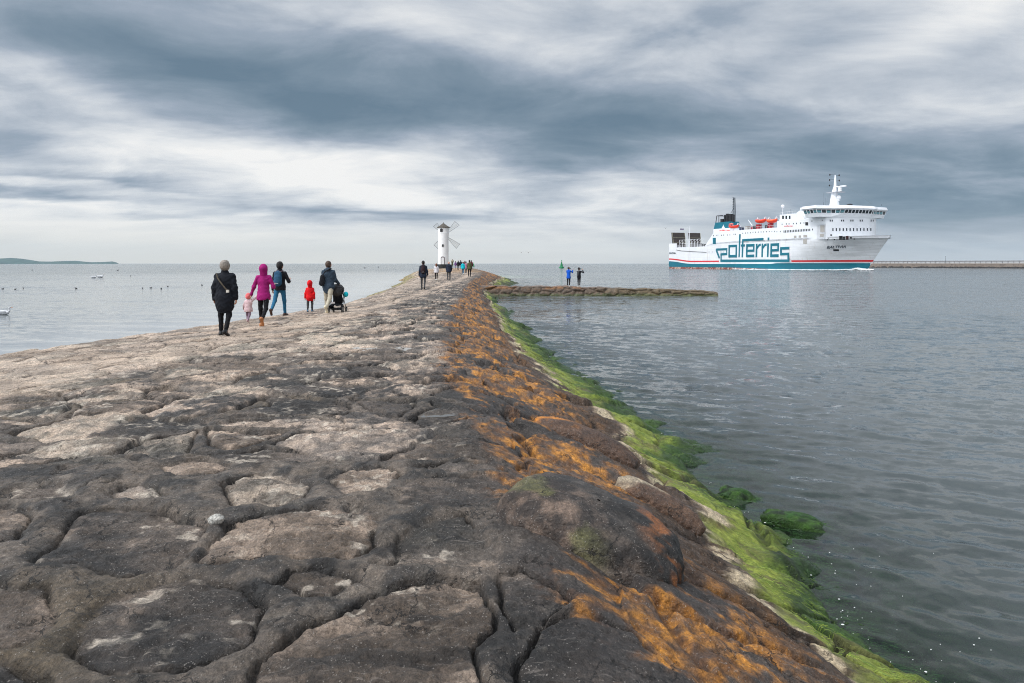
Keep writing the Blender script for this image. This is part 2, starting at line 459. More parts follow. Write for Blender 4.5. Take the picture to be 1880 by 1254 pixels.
def relief(x, d, t, q, full=True):
    """stones in mortar: height above the mean surface, and masks"""
    shp = x.shape
    wx = x + (fbm(x * 1.1, d * 1.1, 3, 41) - .5) * .55
    wy = d + (fbm(x * 1.1 + 50, d * 1.1, 3, 43) - .5) * .55
    sl = sstep(0.0, .25, t)
    e1, r1, s1, ox1, oy1 = voronoi(wx / .92, wy / .80, 3, .9)
    e1 = e1 * .84
    e2, r2, s2, ox2, oy2 = voronoi(wx / 1.15 + 40, wy / .62 + 11, 8, .9)
    e2 = e2 * .8
    e = np.where(sl > .5, e2, e1); rid = np.where(sl > .5, r2, r1); sid = np.where(sl > .5, s2, s1)
    ox = np.where(sl > .5, ox2, ox1); oy = np.where(sl > .5, oy2, oy1)
    e = e - (.006 + .075 * sstep(.35, .75, fbm(x * .8, d * .8, 2, 90))) * (1 - sl * .6)          # mortar width
    # hand-laid stones close by
    near = (d < 6.2) & (d > 2.0) & (x > -4.2) & (x < 1.4)
    if near.any():
        xn = x[near] + (fbm(x[near] * 3, d[near] * 3, 4, 51) - .5) * .16
        dn = d[near] + (fbm(x[near] * 3 + 9, d[near] * 3, 4, 52) - .5) * .16
        be = np.full(xn.shape, -1e3); bi = np.zeros(xn.shape); bcx = np.zeros(xn.shape); bcy = np.zeros(xn.shape)
        for k, poly in enumerate(NEAR_STONES):
            c = np.mean(np.array(poly), 0)
            s = seg_poly_sdf(xn, dn, poly)
            m = s > be
            be = np.where(m, s, be); bi = np.where(m, k, bi); bcx = np.where(m, c[0], bcx); bcy = np.where(m, c[1], bcy)
        zone = sstep(5.6, 5.15, d[near]) * sstep(.7, .3, x[near] - .12 * (d[near] - 3)) * sstep(-3.6, -3.2, x[near] + .3 * (d[near] - 3.5)) * sstep(2.1, 2.3, d[near])
        zone = np.maximum(zone, (be > -.05) * 1.0)
        en = np.where(zone > .5, be, np.minimum(e[near], -be - .05))
        own = be > -.12
        rr = rid[near]; rr = np.where((zone > .5), np.array(NEAR_TONE)[bi.astype(int)], rr)
        ss = sid[near]; ss = np.where((zone > .5), hash01(bi.astype(np.int64), bi.astype(np.int64) * 7, 14), ss)
        e[near] = en; rid[near] = rr; sid[near] = ss
        ox[near] = np.where(zone > .5, xn - bcx, ox[near]); oy[near] = np.where(zone > .5, dn - bcy, oy[near])
    stone = sstep(-.02, .035, e + (fbm(x * 8, d * 8, 3, 76) - .5) * .03)
    amp = 1 + sl * 1.1
    dome = 1 - np.exp(-np.maximum(e, 0) / .16)
    hs = -.010 - .012 * (1 - sl) * (sid > .6) + (.010 + (.024 + .016 * sstep(4, 8, d)) * rid) * dome * amp + ((sid - .5) * .15 * oy + (rid - .5) * .12 * ox) * amp * (.5 + .5 * sstep(4, 8, d))
    hs = hs + (fbm(x * 2.6, d * 2.6, 4, 71) - .5) * .045 * amp
    # mortar lies as a rounded roll between the stones
    roll = np.clip(-e / .1, 0, 1)
    hm = -.006 + .034 * np.sqrt(roll) * (.45 + .55 * sstep(7, 4.5, d)) + (fbm(x * 4, d * 4, 4, 75) - .5) * .05
    hm = hm * (1 - .9 * sl) - .05 * sl
    h = hs * stone + hm * (1 - stone)
    cn = fbm(x * 1.3 + 5, d * 1.3, 3, 61)
    crk = np.exp(-((e - .004 + (fbm(x * 6, d * 6, 3, 63) - .5) * .02) / (.010 + .012 * sstep(4.5, 9, d))) ** 2) * sstep(.36, .50, cn)
    crk2 = np.exp(-((fbm(x * 1.6, d * 1.6, 4, 64) - .5) / .006) ** 2) * sstep(.55, .65, fbm(x * .6, d * .6, 2, 66)) * .5
    crk = np.maximum(crk, crk2)
    h = h - crk * (.06 + .04 * sl) + (fbm(x * 9, d * 9, 4, 73) - .5) * .026
    rg = 1 - np.abs(2 * fbm(x * 5 + .6 * d, d * 11, 5, 79) - 1)
    h = h + (rg - .75) * .045 * stone * (.4 + rid) + (fbm(x * 24, d * 24, 3, 81) - .5) * .02
    return h, stone, rid, sid, crk, e

# ------------------------------------------------------------------ the pier mesh
rows = [-6.0]
while rows[-1] < 182:
    dv = abs(rows[-1])
    step = 0.05 if rows[-1] < 1.2 else 0.0062 + 0.00032 * dv * dv
    rows.append(rows[-1] + min(step, .5))
Dv = np.array(rows)
wr = np.linspace(0, 1, 560) ** 1.75                      # crest -> left edge, denser on the near side
sR = np.concatenate([np.linspace(0, 1.05, 300)[1:], np.linspace(1.05, 1.75, 60)[1:]])
sL = np.concatenate([np.linspace(0, 1.1, 90)[1:], np.linspace(1.1, 1.8, 16)[1:]])
xw, xc, xl, xlw = shore_r(Dv), K_XC(Dv), K_XL(Dv), K_XLW(Dv)
Xl = xl[:, None] + (xlw - xl)[:, None] * sL[None, ::-1]
Xt = xc[:, None] + (xl - xc)[:, None] * wr[None, ::-1]
Xr = xc[:, None] + (xw - xc)[:, None] * sR[None, :]
X = np.concatenate([Xl, Xt, Xr], 1)
Dg = np.repeat(Dv[:, None], X.shape[1], 1)
Z0, t, q, wv = base_z(X, Dg)
shp = X.shape
xf, df, tf, qf, wvf = (a.ravel() for a in (X, Dg, t, q, wv))
hrel, stone, rid, sid, crk, edge = relief(xf, df, tf, qf)
# worn path: smoother and paler
def path_mask(x, d):
    xp = np.interp(d, [0, 8, 11.5, 14.5, 20, 30, 45, 60, 80, 110, 150], [-6.9, -6.9, -6.6, -6.1, -5.4, -5.0, -5.0, -4.9, -5.2, -7.0, -12.5])
    wd = np.interp(d, [0, 12, 20, 40, 80], [.8, .8, .5, .42, .45])
    o = (fbm(x * .7, d * .5, 3, 101) - .5) * .9
    return np.exp(-((x - xp + o) / wd) ** 2)
path = path_mask(xf, df)
lane = sstep(.40, .75, wvf) * sstep(7, 11, df) * (1 - sstep(60, 90, df))
hrel = hrel * (1 - .5 * path) * (1 - .3 * lane)
# green weed cushions soften the rocks near the water
alg_n = fbm(xf * 1.6, df * 1.6, 4, 111)
tn = tf + (fbm(xf * 1.1, df * 1.1, 5, 113) - .5) * .30
tg = tn + .09 * sstep(6, 18, df)
green = sstep(.695, .79, tg + (fbm(xf * 4, df * 6, 4, 119) - .5) * .16)
cushion = green * ((fbm(xf * 1.5 + 4, df * 2.2, 3, 115) - .42) * .30 + (fbm(xf * 5, df * 7, 4, 116) - .5) * .09)
hrel = hrel * (1 - .35 * green) + cushion * sstep(.8, .95, tf) * (1 - sstep(1.2, 1.6, tf))
Zf = Z0.ravel() + hrel
# ---- albedo
def L(*c): return np.array(srgb(*c))[None, :]
def mixc(a, b, m): return a * (1 - m[:, None]) + b * m[:, None]
n_lo = fbm(xf * .35, df * .35, 4, 121); n_md = fbm(xf * 1.7, df * 1.7, 5, 123); n_hi = fbm(xf * 7, df * 7, 5, 125)
n_st = fbm(xf * 2.2, df * 7.5, 5, 127)
lft = sstep(-.3, -5.5, xf - K_XC(df))                     # away from the dark crest
far = sstep(4.5, 13, df)
dark = np.clip(1.02 - .62 * lft * (.30 + .70 * far) - .22 * far + (n_lo - .5) * 1.1, 0, 1)
c_dark = mixc(np.repeat(L(31, 29, 29), len(xf), 0), L(98, 89, 83), sstep(.32, .72, n_md))
c_tan = mixc(np.repeat(L(100, 91, 84), len(xf), 0), L(172, 157, 146), sstep(.3, .7, n_md))
col = mixc(c_tan, c_dark, dark)
tint = mixc(mixc(np.repeat(L(146, 126, 108), len(xf), 0), L(108, 104, 102), sstep(.35, .5, sid)), L(140, 136, 124), sstep(.6, .75, sid))
col = mixc(col, tint * (.45 + .75 * (1 - dark))[:, None], stone * .38 * (.35 + .65 * (rid > .35)))
# pale scoured patches on the stones
pale = stone * sstep(.50, .66, n_st * .30 + n_md * .35 + n_hi * .35 + (rid - .5) * .22) * (.15 + .6 * n_hi) * (.45 + .55 * sstep(4.2, 7, df))
pale = pale * (1 - sstep(-.05, .10, tf) )
col = col * (1 + stone * ((.58 + .78 * rid) - 1))[:, None]
col = mixc(col, L(192, 172, 156), pale)
lich = sstep(.60, .68, fbm(xf * 11, df * 13, 5, 171)) * sstep(.48, .62, fbm(xf * 1.9, df * 1.9, 3, 173)) * (1 - sstep(-.15, .05, tf))
col = mixc(col, L(178, 170, 160), lich * .6)
col = mixc(col, L(26, 25, 26), sstep(.56, .70, fbm(xf * 3.1 + 7, df * 6.3, 5, 175)) * .6 * (.3 + .7 * dark))
mort_c = mixc(mixc(np.repeat(L(46, 43, 41), len(xf), 0), L(98, 89, 81), sstep(.32, .68, n_hi)), L(130, 117, 106), np.clip(lft * far * 1.15 + (n_md - .5) * .5, 0, 1))
mort_c = mixc(mort_c, L(96, 80, 48), sstep(.55, .75, n_lo) * .4)
col = mixc(col, mort_c, (1 - stone) * .85)
col = mixc(col, L(190, 172, 156), path * (.35 + .35 * n_md) * (1 - sstep(.02, .3, tf)))
col = mixc(col, mixc(np.repeat(L(136, 122, 110), len(xf), 0), L(182, 166, 152), n_md), lane * .3)
# crest and right slope
c_sl = mixc(np.repeat(L(50, 46, 46), len(xf), 0), L(84, 76, 72), n_md)
col = mixc(col, c_sl, sstep(-.12, .08, tn) * .8)
brown = mixc(np.repeat(L(50, 39, 31), len(xf), 0), L(98, 77, 60), fbm(xf * 6, df * 14, 4, 131))
col = mixc(col, brown, sstep(.34, .56, tn))
on = fbm(xf * 1.3, df * 1.5, 5, 133) * .55 + fbm(xf * 6, df * 8, 5, 135) * .45
orange_band = sstep(-.04, .10, tn) * (1 - sstep(.36, .62, tn))
on = on + (rid - .5) * .10 + (n_md - .5) * .16
om = orange_band * sstep(.455, .565, on + .035 * orange_band + .035 * sstep(5, 10, df) * (1 - sstep(.2, .5, tn)))
om = np.maximum(om, sstep(-.1, .05, tn) * (1 - sstep(.1, .5, tn)) * (1 - stone) * sstep(.46, .58, on) * .9)
oc = mixc(np.repeat(L(106, 66, 26), len(xf), 0), L(206, 138, 48), sstep(.34, .74, n_hi * .6 + fbm(xf * 22, df * 22, 3, 177) * .4))
col = mixc(col, oc, om * (.30 + .6 * sstep(.35, .62, n_hi * .5 + .5 * fbm(xf * 14, df * 14, 4, 178))))
bl = sstep(.645, .695, tg) * (1 - sstep(.71, .78, tg)) * sstep(.44, .60, fbm(xf * 3, df * 9, 5, 137) + .12 * n_hi)
col = mixc(col, L(206, 192, 166), bl * .62)
gy = mixc(np.repeat(L(90, 110, 20), len(xf), 0), L(170, 178, 76), fbm(xf * 9, df * 18, 4, 139))
gd = mixc(np.repeat(L(14, 36, 8), len(xf), 0), L(66, 100, 20), fbm(xf * 2.5, df * 7, 5, 141))
gcol = mixc(gy, gd, sstep(.82, .98, tg + (n_md - .5) * .3))
gcol = mixc(gcol, L(26, 56, 18), sstep(.98, 1.12, tn) * .8)
brk = green * sstep(.56, .66, fbm(xf * 2.6, df * 6, 4, 143)) * (1 - sstep(.86, .98, tn))
gcol = mixc(gcol, L(96, 84, 60), brk * .6)
gfar = sstep(58, 70, df)
col = mixc(col, gcol, green * (1 - .5 * gfar * (n_md > .5)))
# left skirt: weed on the low rocks
ql = sstep(.35, .8, qf + (n_md - .5) * .6) * sstep(35, 60, df)
col = mixc(col, mixc(np.repeat(L(86, 74, 50), len(xf), 0), L(150, 146, 78), n_hi), ql * .8)
col = mixc(col, np.repeat(L(150, 116, 70), len(xf), 0), sstep(85, 120, df) * sstep(.5, .62, n_lo + .2 * n_md) * .6 * (tf < 0))
col = mixc(col, L(16, 14, 14), np.clip(crk, 0, 1) * .75)
col = mixc(col, L(14, 20, 8), green * (1 - stone) * .55)
keep = 1 - np.clip(green + om, 0, 1)
lum = col.mean(1) + 1e-4
gain = np.clip((lum / .13) ** .27, .42, 1.18) * keep + (1 - keep)
col = np.clip(col * gain[:, None] * (1 + keep[:, None] * (np.array([[1.045, 1.0, .93]]) - 1)), 0, .62)
wet = np.clip(sstep(.95, 1.05, tf) + sstep(.85, 1.1, qf), 0, 1)
vmesh = np.stack([xf, df, Zf], 1)
me = np_mesh("stone_pier", vmesh, grid_quads(*shp))
add_attr_color(me, "col", col)
add_attr_color(me, "mask", np.stack([green, stone, wet], 1))

def rock_material(name, with_attr=True, flat=None):
    m = bpy.data.materials.new(name); m.use_nodes = True
    T = NT(m.node_tree); bs = m.node_tree.nodes["Principled BSDF"]
    tc = T.new("ShaderNodeTexCoord").outputs["Object"]
    a = T.new("ShaderNodeAttribute", attribute_name="col")
    k = T.new("ShaderNodeAttribute", attribute_name="mask")
    ks = T.new("ShaderNodeSeparateColor"); T.put(ks.inputs[0], k.outputs["Color"])
    gr, st, wt = ks.outputs
    grain = T.math("ADD", T.math("MULTIPLY", T.noise(tc, 70, 5, 0.75), .6), T.math("MULTIPLY", T.noise(tc, 17, 6, 0.7), .4))
    c = T.mix(1.0, a.outputs["Color"], T.ramp(grain, [(0.30, 0.18), (0.5, 0.95), (0.70, 2.2)]), "MULTIPLY")
    # grit: pale and dark specks of the aggregate
    vo = T.new("ShaderNodeTexVoronoi"); T.put(vo.inputs["Vector"], tc); vo.inputs["Scale"].default_value = 75
    spk = T.math("MULTIPLY", T.math("LESS_THAN", vo.outputs["Distance"], 0.25), T.math("GREATER_THAN", T.noise(tc, 30, 2, .5), 0.56))
    spk = T.math("MULTIPLY", spk, T.math("SUBTRACT", 1.0, gr))
    c = T.mix(T.math("MULTIPLY", spk, 0.42), c, (0.42, 0.38, 0.34, 1))
    # veins and scratches along the stones' grain
    vein = T.noise(T.mapping(tc, sc=(3, 26, 8)), 2.2, 7, 0.7, 0.8)
    c = T.mix(T.math("MULTIPLY", T.math("MULTIPLY", T.maprange(vein, 0.58, 0.70), st), 0.45), c, (0.36, 0.31, 0.27, 1))
    c = T.mix(T.math("MULTIPLY", T.maprange(vein, 0.42, 0.30), 0.5), c, (0.015, 0.014, 0.014, 1))
    # hairline cracks wandering over the stones
    vc = T.new("ShaderNodeTexVoronoi", feature="DISTANCE_TO_EDGE"); vc.inputs["Scale"].default_value = 2.3
    T.put(vc.inputs["Vector"], T.vmath("ADD", tc, T.vmath("SCALE", T.noise(tc, 5, 6, 0.65, color=True), .35)))
    hair_c = T.math("MULTIPLY", T.maprange(vc.outputs["Distance"], 0.012, 0.003), T.maprange(T.noise(tc, 1.7, 3, .5), .46, .54))
    hair_c = T.math("MULTIPLY", hair_c, T.math("SUBTRACT", 1.0, gr))
    c = T.mix(T.math("MULTIPLY", hair_c, .85), c, (0.012, 0.011, 0.010, 1))
    # chips: small angular facets
    vch = T.new("ShaderNodeTexVoronoi"); vch.inputs["Scale"].default_value = 21
    T.put(vch.inputs["Vector"], T.vmath("ADD", tc, T.vmath("SCALE", T.noise(tc, 12, 4, 0.6, color=True), .06)))
    # weed: hair combed down the slope
    hair = T.noise(T.mapping(tc, rot=(0, 0, 0.25), sc=(5.0, 30, 8)), 2.0, 6, 0.7, 1.2)
    tuft = T.noise(tc, 22, 4, 0.7)
    hv = T.math("ADD", T.math("MULTIPLY", hair, .6), T.math("MULTIPLY", tuft, .4))
    c2 = T.mix(1.0, a.outputs["Color"], T.ramp(hv, [(0.3, 0.35), (0.5, 0.9), (0.72, 1.7)]), "MULTIPLY")
    c = T.mix(gr, c, c2)
    T.put(bs.inputs["Base Color"], c)
    T.put(bs.inputs["Roughness"], T.math("SUBTRACT", T.maprange(T.noise(tc, 3.5, 5, .6), .35, .65, .42, .8), T.math("MULTIPLY", wt, 0.25)))
    bs.inputs["Specular IOR Level"].default_value = 0.5
    h = T.math("ADD", T.math("MULTIPLY", T.noise(tc, 20, 8, 0.68), 1.0), T.math("SUBTRACT", T.math("MULTIPLY", vch.outputs["Distance"], 0.30), T.math("MULTIPLY", hair_c, 0.5)))
    hm = T.new("ShaderNodeMix", data_type="FLOAT"); T.put(hm.inputs[0], gr); T.put(hm.inputs[2], h); T.put(hm.inputs[3], T.math("MULTIPLY", hv, 1.1))
    bp = T.new("ShaderNodeBump"); bp.inputs["Strength"].default_value = 0.9; bp.inputs["Distance"].default_value = 0.05
    T.put(bp.inputs["Height"], hm.outputs[0]); T.put(bs.inputs["Normal"], bp.outputs[0])
    return m
M_ROCK = rock_material("rock")
pier = link_mesh("stone_pier", me, M_ROCK)
tag(pier, "long pier of boulders set in mortar with orange lichen and green weed on one slope", "pier")

# long green weed hanging down the lower slope, far too much of it to count
rw = np.random.RandomState(17)
NB = 16000
bd_ = 2.6 + rw.rand(NB) ** 1.9 * 30
bt_ = .77 - .08 * sstep(6, 18, bd_) + rw.rand(NB) * (.34 + .08 * sstep(6, 18, bd_))
bl_ = (.025 + .06 * rw.rand(NB)) * (1 + .25 * np.minimum(bd_ / 12, 1.5)); bw_ = .0022 + .00042 * bd_
bc_ = rw.rand(NB)
NS = 5
px_ = np.zeros((NB, NS)); py_ = np.zeros((NB, NS))
ang0 = -.2 + rw.normal(0, .8, NB)
x0_ = K_XC(bd_) + bt_ * (shore_r(bd_) - K_XC(bd_)); y0_ = bd_.copy()
for i in range(NS):
    px_[:, i] = x0_; py_[:, i] = y0_
    ang0 = ang0 + rw.normal(0, .22, NB)
    x0_ = x0_ + np.cos(ang0) * bl_ / (NS - 1); y0_ = y0_ + np.sin(ang0) * bl_ / (NS - 1)
z_b, t_b, q_b, w_b = base_z(px_.ravel(), py_.ravel())
h_b = relief(px_.ravel(), py_.ravel(), t_b, q_b)[0] * .65 + sstep(.73, .82, t_b) * ((fbm(px_.ravel() * 1.5 + 4, py_.ravel() * 2.2, 3, 115) - .42) * .30) * sstep(.8, .95, t_b) * (1 - sstep(1.2, 1.6, t_b))
zz_ = np.maximum((z_b + h_b).reshape(NB, NS) + -.001 + .009 * np.sin(np.linspace(0, PI, NS))[None, :] * rw.rand(NB)[:, None], -.012)
wd_ = bw_[:, None] * np.array([.8, 1, .95, .7, .15])[None, :]
va = np.stack([px_, py_ - wd_ / 2, zz_], -1); vb = np.stack([px_, py_ + wd_ / 2, zz_ + .002], -1)
vv_ = np.stack([va, vb], 2).reshape(-1, 3)
base_i = (np.arange(NB) * NS * 2)[:, None] + (np.arange(NS - 1) * 2)[None, :]
qd = np.stack([base_i, base_i + 2, base_i + 3, base_i + 1], -1).reshape(-1, 4)
me = np_mesh("green_weed", vv_, qd)
tb = np.repeat(t_b.reshape(NB, NS)[:, :1], NS, 1); cb_ = np.repeat(bc_[:, None], NS, 1)
dk = np.clip((tb - .84) / .2 + (cb_ - .5) * .9, 0, 1).ravel()
cw = mixc(mixc(np.repeat(L(84, 108, 22), NB * NS, 0), L(160, 170, 72), np.clip(cb_.ravel() * 1.3 - .3, 0, 1)), mixc(np.repeat(L(16, 42, 10), NB * NS, 0), L(56, 90, 20), cb_.ravel()), dk)
add_attr_color(me, "col", np.repeat(cw, 2, 0))
mw = bpy.data.materials.new("weed"); mw.use_nodes = True
Tw = NT(mw.node_tree); bsw = mw.node_tree.nodes["Principled BSDF"]
Tw.put(bsw.inputs["Base Color"], Tw.new("ShaderNodeAttribute", attribute_name="col").outputs["Color"]); bsw.inputs["Roughness"].default_value = .55
tag(link_mesh("green_weed", me, mw), kind="stuff")

def ground_z(x, d):
    x = np.atleast_1d(np.asarray(x, float)); d = np.atleast_1d(np.asarray(d, float))
    z, t_, q_, w_ = base_z(x, d)
    h = relief(x.copy(), d.copy(), t_, q_)[0] * (1 - .5 * path_mask(x, d))
    return float((z + h)[0])

def ground_hit(px, py):
    """first point of the pier met by the ray through a pixel of the photograph"""
    ds = np.arange(2.0, 172.0, .05)
    zr_ = HC + (CY - py) / F * ds
    zg_ = base_z((px - CX) / F * ds, ds)[0]
    i = int(np.argmax(zr_ <= zg_))
    return (px - CX) / F * ds[i], float(ds[i]), float(zg_[i])

# ------------------------------------------------------------------ side groyne running out to the right
GX = np.array([-3.0, 0, 4, 8, 12, 15, 17.6, 18.4])
GZ = np.array([.93, .84, .78, .72, .60, .49, .41, .39])
def groyne_axis(x): return 62.4 + 0 * x
nx, ns = 420, 90
gx = np.linspace(-4.0, 18.5, nx)
su = np.linspace(0, 1, ns)
Xg = np.repeat(gx[:, None], ns, 1); Sg = np.repeat(su[None, :], nx, 0)
zt = np.interp(Xg, GX, GZ) + (fbm(Xg * .9, Xg * 0 + 4, 4, 91) - .5) * .20
# section: up the near face, over the top, down the far face
yl = np.where(Sg < .45, -1.55 + .55 * (Sg / .45), np.where(Sg < .75, -1.0 + 2.0 * (Sg - .45) / .30, 1.0 + .7 * (Sg - .75) / .25))
zl_ = np.where(Sg < .45, -.8 + (zt + .8) * np.minimum(1, (Sg / .45)) ** .85, np.where(Sg < .75, zt + .03 * np.sin((Sg - .45) / .3 * PI), zt - (zt + .8) * ((Sg - .75) / .25) ** 1.2))
xx = Xg.ravel(); yy = (yl + groyne_axis(Xg)).ravel(); zz = zl_.ravel(); ss = (Sg.ravel() * 4.2)
eg, rg, sg, _, _ = voronoi((xx + (fbm(xx, ss, 3, 5) - .5) * .8) / .95, (ss + (fbm(xx + 9, ss, 3, 6) - .5) * .4) / .62, 31, .85)
hg = (1 - np.exp(-np.maximum(eg * .7 - .03, 0) / .09)) * (.07 + .15 * rg) - .09 + (fbm(xx * 4, ss * 4, 4, 7) - .5) * .08
front = np.where(Sg.ravel() < .45, 1, np.where(Sg.ravel() > .78, -1, 0))
yy = yy - hg * front * .9
zz = zz + hg * np.where(front == 0, .55, .25)
endf = sstep(18.15, 18.5, xx); zz = zz - endf * .0
nn = fbm(xx * 1.2, ss * 2, 5, 15); nh = fbm(xx * 5, ss * 5, 4, 16)
cg = mixc(np.repeat(L(62, 52, 44), len(xx), 0), L(112, 92, 74), nh)
cg = mixc(cg, mixc(np.repeat(L(104, 70, 42), len(xx), 0), L(150, 104, 62), nh), sstep(.47, .58, nn) * sstep(9, 4, xx) * sstep(.5, .75, zz) )
cg = mixc(cg, L(104, 90, 58), sstep(6, 12, xx) * .5)
cg = mixc(cg, L(66, 84, 34), sstep(.28, .08, zz + (nh - .5) * .3) * .6)
cg = mixc(cg, L(26, 24, 22), sstep(.03, .0, eg) * .8)
cg = mixc(cg, L(108, 98, 92), sstep(.62, .72, zz + .0 * xx) * (front == 0) * .5)
gv = np.stack([xx, yy, zz], 1)
gq = grid_quads(nx, ns)
# close the outer end
tip0 = (nx - 1) * ns
endv = np.stack([np.full(ns, 18.5), gv[tip0:tip0 + ns, 1], np.full(ns, -.8)], 1)
nb = len(gv)
gv = np.concatenate([gv, endv]); cg = np.concatenate([cg, np.repeat(L(84, 68, 50), ns, 0)])
eq = np.array([[tip0 + i, nb + i, nb + i + 1, tip0 + i + 1] for i in range(ns - 1)])
me = np_mesh("stone_groyne", gv, np.concatenate([gq, eq]))
add_attr_color(me, "col", cg)
add_attr_color(me, "mask", np.stack([sstep(.25, .1, gv[:, 2]) * .4, np.ones(len(gv)), sstep(.1, 0, gv[:, 2])], 1))
tag(link_mesh("stone_groyne", me, M_ROCK), "low narrow stone groyne branching off the pier with two people standing on it", "groyne")

# ------------------------------------------------------------------ loose boulders and pebbles
def rock_obj(name, c, r, rot, seed, colfun, label, cat, group=None, bumpy=.16, n=90, flat=1.0):
    u = np.linspace(0, 2 * PI, n, endpoint=False); v = np.linspace(0.02, PI - .02, n // 2)
    U, V = np.meshgrid(u, v, indexing="ij")
    dx, dy, dz = np.sin(V) * np.cos(U), np.sin(V) * np.sin(U), np.cos(V)
    # wrap-safe noise from three planes
    nzz = (fbm(dx * 1.7 + seed, dy * 1.7, 4, seed) + fbm(dy * 1.7 + seed, dz * 1.7, 4, seed + 1) + fbm(dz * 1.7, dx * 1.7 + seed, 4, seed + 2)) / 3 - .5
    nf = (fbm(dx * 6 + seed, dy * 6, 4, seed + 3) + fbm(dy * 6, dz * 6 + seed, 4, seed + 4)) / 2 - .5
    k = 1 + nzz * bumpy * 4 + nf * bumpy * .9
    sq = (np.abs(dx) ** 2.6 + np.abs(dy) ** 2.6 + np.abs(dz) ** 2.6) ** (-1 / 2.6)
    P = np.stack([dx * k * sq * r[0], dy * k * sq * r[1], dz * k * sq * r[2]], -1).reshape(-1, 3)
    R = np.array(rot.to_matrix())
    P = P @ R.T
    idx = np.arange(n * (n // 2)).reshape(n, n // 2)
    i2 = np.roll(idx, -1, 0)
    quads = np.stack([idx[:, :-1], idx[:, 1:], i2[:, 1:], i2[:, :-1]], -1).reshape(-1, 4)
    me = np_mesh(name, P, quads)
    cc, gm = colfun(P, np.stack([dx, dy, dz], -1).reshape(-1, 3) @ R.T)
    add_attr_color(me, "col", cc)
    add_attr_color(me, "mask", np.stack([gm, np.ones(len(P)) * .7, np.zeros(len(P))], 1))
    o = link_mesh(name, me, M_ROCK, None, c)
    return tag(o, label, cat, group)

from mathutils import Euler
def boulder_col(P, N):
    n1 = fbm(P[:, 0] * 3 + 4, P[:, 1] * 3 + P[:, 2] * 2, 5, 201); n2 = fbm(P[:, 0] * 9, P[:, 1] * 9 + P[:, 2] * 5, 4, 203)
    c = mixc(np.repeat(L(30, 28, 27), len(P), 0), L(66, 60, 55), sstep(.3, .7, n2))
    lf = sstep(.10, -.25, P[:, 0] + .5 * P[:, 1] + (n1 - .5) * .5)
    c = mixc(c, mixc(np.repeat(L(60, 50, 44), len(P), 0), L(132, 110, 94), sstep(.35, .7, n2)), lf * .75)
    y = sstep(.55, .64, n1) * sstep(.15, -.1, P[:, 0])
    c = mixc(c, L(104, 104, 58), y * .5)
    c = mixc(c, L(150, 88, 36), sstep(.28, .48, P[:, 0] + (n1 - .5) * .3) * sstep(.45, .6, n2) * .8)
    return c, np.zeros(len(P))
bxx, bdd = pix_ground(1082, 1010, 1.12)
rock_obj("boulder", (bxx - .03, bdd, 1.13), (.60, .40, .34), Euler((math.radians(4), math.radians(17), math.radians(-24))), 5, boulder_col,
         "big rounded dark boulder with a pinkish flank, bedded at the crest of the pier", "boulder", bumpy=.10, n=150)
def brown_col(P, N):
    n2 = fbm(P[:, 0] * 9, P[:, 1] * 9 + P[:, 2] * 5, 4, 213)
    c = mixc(np.repeat(L(56, 40, 32), len(P), 0), L(112, 84, 64), n2)
    c = mixc(c, L(214, 200, 172), sstep(.06, .16, P[:, 1] + P[:, 2] * .3 + (n2 - .5) * .2) * .45)
    return c, np.zeros(len(P))
bx2, bd2 = pix_ground(1205, 925, .70)
rock_obj("boulder", (bx2, bd2, .64), (.44, .17, .17), Euler((0, math.radians(24), math.radians(-25))), 9, brown_col,
         "long brown boulder with a bleached upper edge lying just above the green weed", "boulder", bumpy=.08, n=110)
bx4, bd4 = pix_ground(1075, 805, .95)
rock_obj("boulder", (bx4, bd4, .86), (.62, .25, .19), Euler((0, math.radians(20), math.radians(-17))), 15,
         lambda P, N: (mixc(mixc(np.repeat(L(58, 42, 34), len(P), 0), L(100, 74, 56), fbm(P[:, 0] * 9, P[:, 1] * 9, 4, 5)), L(186, 118, 44), sstep(.0, -.35, P[:, 0]) * sstep(.42, .58, fbm(P[:, 0] * 5, P[:, 1] * 7, 4, 6))), np.zeros(len(P))),
         "long dark brown boulder with orange lichen on its upper end, halfway down the slope", "boulder", bumpy=.10, n=110)
def weed_col(P, N):
    n2 = fbm(P[:, 0] * 4, P[:, 1] * 12 + P[:, 2] * 6, 5, 223)
    return mixc(np.repeat(L(14, 36, 10), len(P), 0), L(54, 88, 22), sstep(.35, .7, n2)), np.ones(len(P))
for (px, py, r, lab, sd) in [(1352, 914, (.23, .13, .15), "small weed-covered rock awash just off the slope, the farther of two in the water", 12),
                             (1455, 962, (.33, .17, .16), "long weed-covered rock trailing green strands in the shallow water, the nearer of two", 14)]:
    rx, rd = pix_ground(px, py, 0.0)
    rock_obj("weedy_rock", (rx, rd, -.045), r, Euler((0, math.radians(8), math.radians(-24))), sd, weed_col, lab, "rock", "weedy rocks awash off the slope", bumpy=.24)
sw = MB(); rw2 = np.random.RandomState(23)
